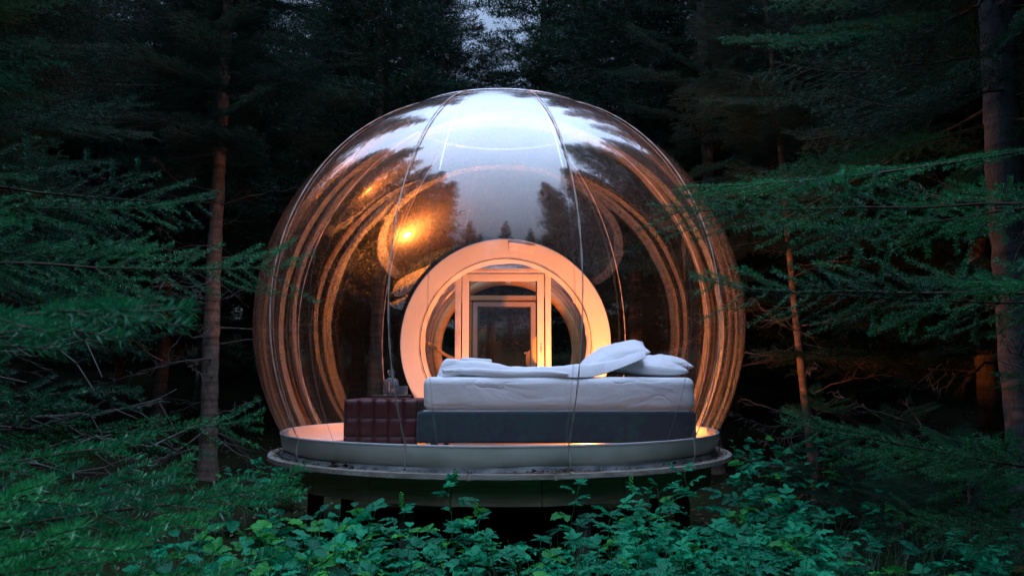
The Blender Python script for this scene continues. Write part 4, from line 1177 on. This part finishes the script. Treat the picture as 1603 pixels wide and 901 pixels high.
# middle distance trees
p = P(322, 750, 10.4)
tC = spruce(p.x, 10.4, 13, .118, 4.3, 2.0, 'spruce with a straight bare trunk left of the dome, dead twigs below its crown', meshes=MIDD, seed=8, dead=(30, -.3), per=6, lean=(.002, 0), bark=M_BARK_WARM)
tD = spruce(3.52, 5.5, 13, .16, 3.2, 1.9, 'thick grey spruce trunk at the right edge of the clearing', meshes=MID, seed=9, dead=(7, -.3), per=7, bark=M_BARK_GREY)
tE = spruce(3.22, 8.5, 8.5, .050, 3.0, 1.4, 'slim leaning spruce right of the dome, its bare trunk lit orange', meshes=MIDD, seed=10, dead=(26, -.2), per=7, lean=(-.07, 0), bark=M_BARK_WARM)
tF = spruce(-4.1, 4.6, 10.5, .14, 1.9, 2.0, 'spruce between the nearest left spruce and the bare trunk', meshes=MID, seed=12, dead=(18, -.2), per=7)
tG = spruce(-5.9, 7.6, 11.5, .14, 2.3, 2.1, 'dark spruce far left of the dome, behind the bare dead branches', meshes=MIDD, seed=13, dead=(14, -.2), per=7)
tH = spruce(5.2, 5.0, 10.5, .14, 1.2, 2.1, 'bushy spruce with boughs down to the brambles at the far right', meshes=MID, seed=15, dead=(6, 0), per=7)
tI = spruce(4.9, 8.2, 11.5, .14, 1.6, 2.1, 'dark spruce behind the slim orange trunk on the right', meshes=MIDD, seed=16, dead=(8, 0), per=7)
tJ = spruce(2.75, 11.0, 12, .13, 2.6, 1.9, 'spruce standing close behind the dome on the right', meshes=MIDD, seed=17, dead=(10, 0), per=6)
for (px, d, h_, ra, lab, sd0) in ((1275, 7.3, 1.25, .80, 'low spruce sapling in front of the slim orange trunk', 31), (1400, 6.0, 1.15, .85, 'spruce sapling among the brambles right of the slim orange trunk', 32),
                              (1500, 5.0, 1.0, .8, 'spruce sapling at the foot of the thick grey trunk', 33)):
    q_ = P(px, 600, d)
    spruce(q_.x, d, h_, .018, .12, ra, lab, meshes=MID, seed=sd0, whorl=.16, per=6, name='spruce_sapling')
spruce(-5.0, 6.1, 13.5, .15, 4.6, 1.9, 'tall dark spruce beyond the left edge of the deck, its crown high up', meshes=MIDD, seed=41, per=6)
spruce(5.0, 6.5, 13.5, .15, 4.8, 1.9, 'tall dark spruce beyond the right edge of the deck, its crown high up', meshes=MIDD, seed=42, per=6)
# dead bare branches reaching across on the left
for (px, py, d), zr in (((250, 585, 3.3), 1.25), ((130, 600, 2.9), 1.15), ((110, 480, 2.6), 1.5), ((300, 640, 4.0), 1.0)):
    bough_to(tA, P(px, py, d), zr, DEAD[int(px) % 4], roll=rnd.uniform(-.5, .5), name='dead_branch')
for (px, py, d), zr in ():
    bough_to(tB, P(px, py, d), zr, DEAD[int(px) % 4], roll=rnd.uniform(-.5, .5), name='dead_branch')

# the forest behind: rows of farther trees
rows = []
def row(y, xs_, jit, label, group, smin=.8, smax=1.15, vs_=(0, 1, 2)):
    for x in xs_:
        xx, yy = x + rnd.uniform(-jit, jit), y + rnd.uniform(-jit, jit)
        px_ = CX + FPX * xx / yy
        low = abs(px_ - 785) < 42                   # a dip in the tree line where the sky shows
        far_spruce(xx, yy, rnd.uniform(smin, smax), (rnd.choice(vs_) if y < 16 or 120 < px_ < 330 or 760 < px_ < 850 else 1), label, group, rz=rnd.uniform(0, 6.28), zs=.74 if low else 1.0)
row(12.3, (-7.6, -5.7, -2.1, 1.7, 5.2, 7.2), .3, 'dark spruce in the first row behind the dome', 'spruces in the first row behind the dome', .85, 1.1, (0, 2))
row(15.0, np.arange(-10.5, 11, 1.6), .45, 'dark spruce in the second row of the forest behind the dome', 'spruces in the second row behind the dome', .85, 1.15, (0, 2))
row(18.5, np.arange(-13.5, 14, 1.9), .6, 'spruce deeper in the forest behind the dome', 'spruces deeper in the forest', .85, 1.1, (0, 2, 2))
row(23.0, np.arange(-18, 19, 2.6), .8, 'spruce trunk far back in the forest against pale sky', 'spruces far back in the forest', .8, 1.1, (2, 2, 0))
for x, y, s, v in ((-8.2, 4.0, 1.0, 1), (-8.5, 9.5, 1.0, 1), (8.2, 3.0, 1.0, 1), (8.2, 7.5, 1.05, 1), (7.0, 11, 1.0, 1), (-6.2, 1.2, 1.0, 1), (6.6, .2, 1.0, 1), (-5.2, 2.9, .9, 1), (6.3, 2.9, .95, 1)):
    far_spruce(x, y, s, v, 'dense spruce at the side of the clearing with boughs down low', 'spruces at the sides of the clearing', rz=rnd.uniform(0, 6), zs=1.3)
for k in range(46):
    a_ = k * 2 * PI / 46; rr_ = 15.5 + 3 * math.sin(k * 2.3)
    x_, y_ = rr_ * math.cos(a_), 2 + rr_ * math.sin(a_)
    if y_ > 9 and abs(x_) < 12: continue
    far_spruce(x_, y_, rnd.uniform(1.0, 1.3), k % 3, 'dense spruce of the wood beyond the sides of the clearing', 'spruces beyond the sides of the clearing', rz=rnd.uniform(0, 6), zs=1.1)
# behind the camera: the clearing's other side, mirrored in the dome
for x, y, s, v in ((-4.5, -1.6, 1.1, 0), (4.0, -1.0, 1.05, 0), (3.05, .7, 1.0, 2), (-3.5, .5, 1.05, 2), (-5.6, -4.2, 1.1, 1), (6.0, -4.4, 1.1, 1), (-2.9, -7.5, .95, 1), (3.6, -8.0, 1.0, 1), (.6, -12, .95, 1), (-8.6, -1.8, 1.1, 1), (9.2, -2, 1.1, 1), (-1.9, -14, .9, 1), (2.3, -15, .9, 0),
                   (-6.6, -9.5, 1.1, 1), (7.4, -9.5, 1.1, 1), (5.2, -14, 1.0, 1), (-5.6, -15, 1.0, 1), (-11.5, -6, 1.1, 1), (12, -6, 1.1, 1), (-9.5, -13, 1.1, 1), (10, -14, 1.1, 1)):
    far_spruce(x, y, s, v, 'spruce across the clearing, mirrored in the front of the dome', 'spruces mirrored in the dome', rz=rnd.uniform(0, 6))

# ------------------------------------------------------------------ undergrowth
def leaflet(L_, Wd, seed, teeth=9):
    """serrated ovate leaflet along +x, folded on the midrib; returns V, tris, uv"""
    r = np.random.default_rng(seed)
    k = teeth + 1; t = np.linspace(0, 1, k)
    w = Wd * np.sin(PI * t ** .78) ** .8 * (1 - .15 * t); w[0] = w[-1] = 0
    V, UV = [], []
    for i_, (t_, w_) in enumerate(zip(t, w)):
        z0 = -.22 * L_ * t_ * t_ + .06 * L_ * t_
        for sg in (-1, 0, 1):
            tt = t_ + (.035 if (sg and 0 < i_ < k - 1) else 0)
            se = 1.0 + (.10 if i_ % 2 else -.08)
            V.append((tt * L_, sg * w_ * se * .5, z0 + (abs(sg) * w_ * .16) + .004 * L_ / .08 * math.sin(i_ * 2.4 + sg) * abs(sg)))
            UV.append((t_, sg * w_ * se * .5 / L_))
    T = []
    for i_ in range(k - 1):
        a = i_ * 3
        for s in (0, 1): T.append((a + s, a + s + 3, a + s + 4, a + s + 1))
    return np.array(V), T, UV
def leaf_mesh(kind, seed, mat):
    r = random.Random(seed)
    Vs, Qs, UVs = [], [], []; base = 0
    def put(V, T, UV, ang, off, roll=0, tilt=0):
        nonlocal base
        R_ = np.array(Euler((roll, tilt, ang), 'XYZ').to_matrix()); Vw = V @ R_.T + np.array(off)
        Vs.append(Vw); Qs.extend([tuple(q + base for q in t) for t in T]); UVs.extend(UV); base += len(V)
    # petiole
    pl = .045 if kind != 'single' else .03
    V, Q = tube_np([(np.array([[0, 0, 0], [pl * .5, 0, .008], [pl, 0, .010]]), np.array([.0013, .0011, .001]))], 3)
    put(V, [tuple(q) for q in Q], [(0, 0)] * len(V), 0, (0, 0, 0))
    if kind == 'three': spec = [(0, 0, 1.0), (62, 0, .8), (-62, 0, .8)]
    elif kind == 'five': spec = [(0, .045, 1.0), (50, .04, .85), (-50, .04, .85), (70, 0, .75), (-70, 0, .75)]
    elif kind == 'palm': spec = [(0, 0, 1.1), (38, 0, .95), (-38, 0, .95), (78, 0, .7), (-78, 0, .7)]
    else: spec = [(0, 0, 1.1)]
    for ang, off, sc_ in spec:
        wd = {'palm': .030, 'five': .036, 'three': .052, 'single': .062}[kind]
        V, T, UV = leaflet(.078 * sc_ * r.uniform(.9, 1.1), wd * sc_, seed + int(abs(ang)) * 3 + (ang < 0))
        put(V, T, UV, math.radians(ang + r.uniform(-6, 6)), (pl + off * 1.0 * .9 if ang == 0 else pl + off * .8, 0, .010), r.uniform(-.25, .25), r.uniform(-.05, .22))
    if any(s_[1] for s_ in spec):
        V, Q = tube_np([(np.array([[pl, 0, .01], [pl + .042, 0, .010]]), np.array([.001, .0008]))], 3); put(V, [tuple(q) for q in Q], [(0, 0)] * len(V), 0, (0, 0, 0))
    me = mesh_np('leaf', np.concatenate(Vs), quads=np.array(Qs), smooth=True)
    uvl = me.uv_layers.new(name='UVMap'); li = np.empty(len(me.loops), np.int32); me.loops.foreach_get('vertex_index', li)
    uvl.data.foreach_set('uv', np.array(UVs, np.float32)[li].ravel())
    me.materials.append(mat)
    return me
M_LEAFOLD = leaf_mat('yellowing_leaf', (0.05, 0.035, 0.012), (0.16, 0.12, 0.03))
LEAF = {'old': [leaf_mesh('three', 60, M_LEAFOLD)], 'three': [leaf_mesh('three', s, M_LEAF) for s in range(3)], 'five': [leaf_mesh('five', 10 + s, M_LEAF) for s in range(3)], 'palm': [leaf_mesh('palm', 20 + s, M_LEAF) for s in range(3)],
        'single': [leaf_mesh('single', 30 + s, M_LEAF) for s in range(2)], 'young': [leaf_mesh('three', 40 + s, M_LEAFY) for s in range(2)]}
def plant(x, y, top_z, kind, label, group=None, seed=0, nl=9, sc=1.0, name='bramble_plant', young=.12, spike=False):
    r = random.Random(seed)
    g0 = gzf(x, y)
    H_ = max(.15, top_z - g0)
    t = empty(name, (x, y, g0)); tag(t, label, 'plant', group)
    k = 9; s = np.linspace(0, 1, k); la = r.uniform(0, 2 * PI); le = r.uniform(.03, .16) * H_
    pts = np.stack([le * math.cos(la) * s ** 2, le * math.sin(la) * s ** 2, H_ * s * (1 - .06 * s ** 3)], -1)
    V, Q = tube_np([(pts, .0034 * (1 - s) + .0014)], 5)
    link('stem', mesh_np('stem', V, quads=Q, smooth=True), t, M_STEM)
    a = r.uniform(0, 6.28)
    n0 = .0
    for q in range(nl):
        f = 1 - (q / nl) ** 1.05 * min(.9, .62 / H_ * 1.0)
        f = max(.12, f)
        p_ = [np.interp(f, s, pts[:, c]) for c in range(3)]
        a += 2.4 + r.uniform(-.4, .4)
        rv_ = r.random(); pool = LEAF['young'] if rv_ < young else (LEAF['old'] if rv_ > .965 and q > 4 else (LEAF['single'] if rv_ > .90 else LEAF[kind]))
        o = link('leaf', r.choice(pool), t); o.location = p_
        size = sc * r.choice((.75, 1, 1, 1.15)) * (.62 + .6 * min(1, q / (nl * .45))) * r.uniform(.85, 1.15)
        pit = math.radians(38 - 46 * min(1, q / (nl * .6)) + r.uniform(-12, 12))
        o.rotation_euler = rot_bough(a, pit, r.uniform(-.3, .3)); o.scale = (size,) * 3
    if spike:
        bm = bmesh.new()
        for q in range(16):
            m_ = Matrix.Translation((.008 * math.cos(q * 2.4), .008 * math.sin(q * 2.4), H_ * .97 + .005 * q))
            bmesh.ops.create_icosphere(bm, subdivisions=1, radius=.006, matrix=m_)
        o = link('flower_spike', bm_mesh('flower_spike', bm), t, M_LEAFY); o['kind'] = 'stuff'
    return t
# the single plants that stand out against the deck
for (px, py, d, kd, sp, lab) in (
        (713, 748, 4.55, 'palm', True, 'tall leafy plant rising in front of the middle fascia board'),
        (882, 752, 4.5, 'palm', False, 'plant with drooping palmate leaves reaching the deck edge right of the middle'),
        (745, 803, 4.2, 'palm', True, 'plant with a flower spike below the middle of the deck'),
        (628, 787, 4.3, 'palm', True, 'slim plant with a small spike left of the middle fascia board'),
        (988, 762, 4.4, 'five', True, 'plant with a green flower spike below the right cord'),
        (1090, 728, 4.5, 'five', False, 'bramble reaching up to the right end of the deck'),
        (1040, 752, 4.3, 'five', False, 'bramble with long leaflets right of the flower spike plant'),
        (1150, 722, 4.6, 'five', False, 'bramble standing just right of the deck edge'),
        (485, 790, 4.4, 'single', False, 'broad leaved plant under the left side of the deck'),
        (545, 792, 4.5, 'three', False, 'dim broad leaved plant in the shade under the deck')):
    p = P(px, py, d); plant(p.x, d, p.z, kd, lab, None, seed=px, nl=13, sc=1.08, spike=sp, young=.06, name='leafy_plant')
zones = [  # px range, top py range, depth range, kinds, count, young share, label, group
    ((230, 420), (805, 890), (2.6, 3.6), ('three', 'single'), 26, .22, 'bramble plant beside the young spruce at the lower left', 'brambles beside the young spruce'),
    ((400, 570), (778, 890), (3.0, 4.3), ('three', 'single'), 30, .25, 'bright crinkled bramble in the clump below the left of the deck', 'brambles below the left of the deck'),
    ((560, 720), (800, 895), (3.0, 4.4), ('palm', 'three'), 17, .12, 'low bramble in the shade below the middle of the deck', 'plants below the middle of the deck'),
    ((720, 930), (802, 895), (3.0, 4.4), ('palm', 'palm', 'three'), 18, .08, 'palmate leaved plant in front of the dark gap under the deck', 'palmate plants in front of the deck'),
    ((940, 1160), (770, 890), (3.0, 4.4), ('five', 'palm'), 32, .10, 'tall bramble in the thicket below the right of the deck', 'brambles below the right of the deck'),
    ((1130, 1330), (745, 890), (3.2, 5.0), ('five', 'three'), 32, .06, 'bramble in the thicket right of the deck', 'brambles right of the deck'),
    ((1300, 1610), (800, 900), (3.0, 4.6), ('five', 'three'), 15, .04, 'dim bramble under the spruce boughs at the lower right', 'brambles under the right spruce'),
    ((1130, 1420), (650, 740), (6.2, 8.2), ('single', 'three'), 22, .05, 'leafy shoot in the shade behind the right of the deck', 'shoots behind the right of the deck'),
    ((340, 470), (690, 760), (6.5, 9.0), ('three', 'single'), 10, .10, 'small plant on the mossy floor left of the deck', 'small plants left of the deck'),
]
sd_ = 500
for (xa, xb), (ya, yb), (da, db), kinds, cnt, yg, lab, grp in zones:
    for q in range(cnt):
        sd_ += 1; rr = random.Random(sd_)
        d = rr.uniform(da, db); px = rr.uniform(xa, xb)
        f = (d - da) / (db - da)                    # farther plants stand higher in the picture
        py = yb + (ya - yb) * (.65 * f + .35 * rr.random())
        p = P(px, py, d)
        if math.hypot(p.x - BX, d - BY) < 1.7: continue
        plant(p.x, d, p.z, rr.choice(kinds), lab, grp, seed=sd_, nl=rr.randint(8, 12), sc=rr.uniform(1.0, 1.35), young=yg)

# grass tufts and ground litter
def grass_tuft(name, x, y, n_, h, spread, label, seed):
    r = np.random.default_rng(seed)
    t0 = r.uniform(0, 2 * PI, n_); lean_ = r.uniform(.1, .8, n_); hh = h * r.uniform(.5, 1.1, n_); w = .004
    bx = r.normal(0, spread, n_); by = r.normal(0, spread, n_)
    V, Q = [], []
    for a in range(n_):
        g0 = gzf(x + bx[a], y + by[a]); dx_, dy_ = math.cos(t0[a]), math.sin(t0[a]); px_, py_ = -dy_ * w, dx_ * w
        b0 = len(V)
        for s in range(6):
            f = s / 5; ww = (1 - f) + .05
            cx_ = x + bx[a] + dx_ * lean_[a] * hh[a] * f * f; cy_ = y + by[a] + dy_ * lean_[a] * hh[a] * f * f; cz_ = g0 + hh[a] * f * (1 - .25 * f * lean_[a])
            V.append((cx_ - px_ * ww / 2, cy_ - py_ * ww / 2, cz_)); V.append((cx_ + px_ * ww / 2, cy_ + py_ * ww / 2, cz_))
        for s in range(5): Q.append((b0 + 2 * s, b0 + 2 * s + 1, b0 + 2 * s + 3, b0 + 2 * s + 2))
    o = link(name, mesh_np(name, V, quads=np.array(Q)), None, M_GRASS); tag(o, label, 'grass', kind='stuff'); return o
grass_tuft('grass', P(960, 880, 3.9).x, 3.9, 170, .62, .10, 'tuft of long grass below the right of the middle fascia board', 1)
grass_tuft('grass', 2.2, 4.6, 380, .5, .45, 'grass among the brambles right of the deck', 2)
grass_tuft('grass', -.4, 4.2, 420, .45, .55, 'grass among the plants in front of the deck', 3)
grass_tuft('grass', 1.6, 4.4, 300, .45, .4, 'grass among the tall brambles', 4)
grass_tuft('grass', -2.5, 6.6, 260, .22, .5, 'sparse grass on the mossy floor left of the deck', 5)
r = np.random.default_rng(5); n_ = 9000
lx, ly = r.uniform(-9, 9, n_), r.uniform(2.5, 15, n_); lz = gz(lx, ly) + .015 * fbm(lx, ly, s=11, oct=3, seed=5) + .006
th = r.uniform(0, 6.28, n_); sz = r.uniform(.012, .045, n_); ti = r.uniform(-.5, .5, n_)
c_, s_ = np.cos(th), np.sin(th)
V = np.empty((n_ * 4, 3))
for k, (u, v) in enumerate(((-1, 0), (0, -.42), (1, 0), (0, .42))):
    V[k::4] = np.stack([lx + sz * (u * c_ - v * s_), ly + sz * (u * s_ + v * c_), lz + sz * (u * ti + (.15 if k % 2 else 0))], -1)
o = link('leaf_litter', mesh_np('leaf_litter', V, quads=np.arange(n_ * 4).reshape(-1, 4)), None, M_LITTER)
tag(o, 'dead leaves and bark scraps scattered on the forest floor', 'leaf litter', kind='stuff')
# small fallen leaves and sprigs along the foot of the skirt
n_ = 1500; a_ = r.uniform(0, 2 * PI, n_); rr = RR + np.abs(r.normal(.0, .035, n_)); rr = np.minimum(rr, DR); sz = r.uniform(.004, .016, n_) * (1 + (fbm(np.cos(a_) * 4, np.sin(a_) * 4, s=3) > .5))
lx, ly = BX + rr * np.cos(a_), BY + rr * np.sin(a_); th = r.uniform(0, 6.28, n_); c_, s_ = np.cos(th), np.sin(th); V = np.empty((n_ * 4, 3))
for k, (u, v) in enumerate(((-1, 0), (0, -.5), (1, 0), (0, .5))):
    V[k::4] = np.stack([lx + sz * (u * c_ - v * s_), ly + sz * (u * s_ + v * c_), DECKZ + .010 + np.abs(sz) * (.5 + .5 * u * np.sin(th * 3))], -1)
o = link('fallen_leaves', mesh_np('fallen_leaves', V, quads=np.arange(n_ * 4).reshape(-1, 4)), None, M_SCRAP)
tag(o, 'dark fallen leaves and needles caught at the foot of the skirt', 'leaf litter', kind='stuff')

# ------------------------------------------------------------------ one label each for the members of a group
ONES = 'first second third fourth fifth sixth seventh eighth ninth tenth eleventh twelfth thirteenth fourteenth fifteenth sixteenth seventeenth eighteenth nineteenth'.split()
def ordinal(n):
    if n < 20: return ONES[n - 1]
    tens = ['twentieth', 'thirtieth', 'fortieth', 'fiftieth'][n // 10 - 2]
    if n % 10 == 0: return tens
    return ['twenty', 'thirty', 'forty', 'fifty'][n // 10 - 2] + '-' + ONES[n % 10 - 1]
groups = {}
for o in list(COL.objects):
    if o.parent is None and o.get('group') and o.get('category') in ('tree', 'plant') and o.get('label'):
        groups.setdefault((o['group'], o['label']), []).append(o)
for (gname, lab), obs in groups.items():
    if gname == 'spruces mirrored in the dome' or gname == 'spruces beyond the sides of the clearing' or len(obs) < 2: continue
    obs.sort(key=lambda o: o.location.x / max(.5, o.location.y))
    for k, o in enumerate(obs):
        o['label'] = '%s from the left: %s' % (ordinal(k + 1), lab)
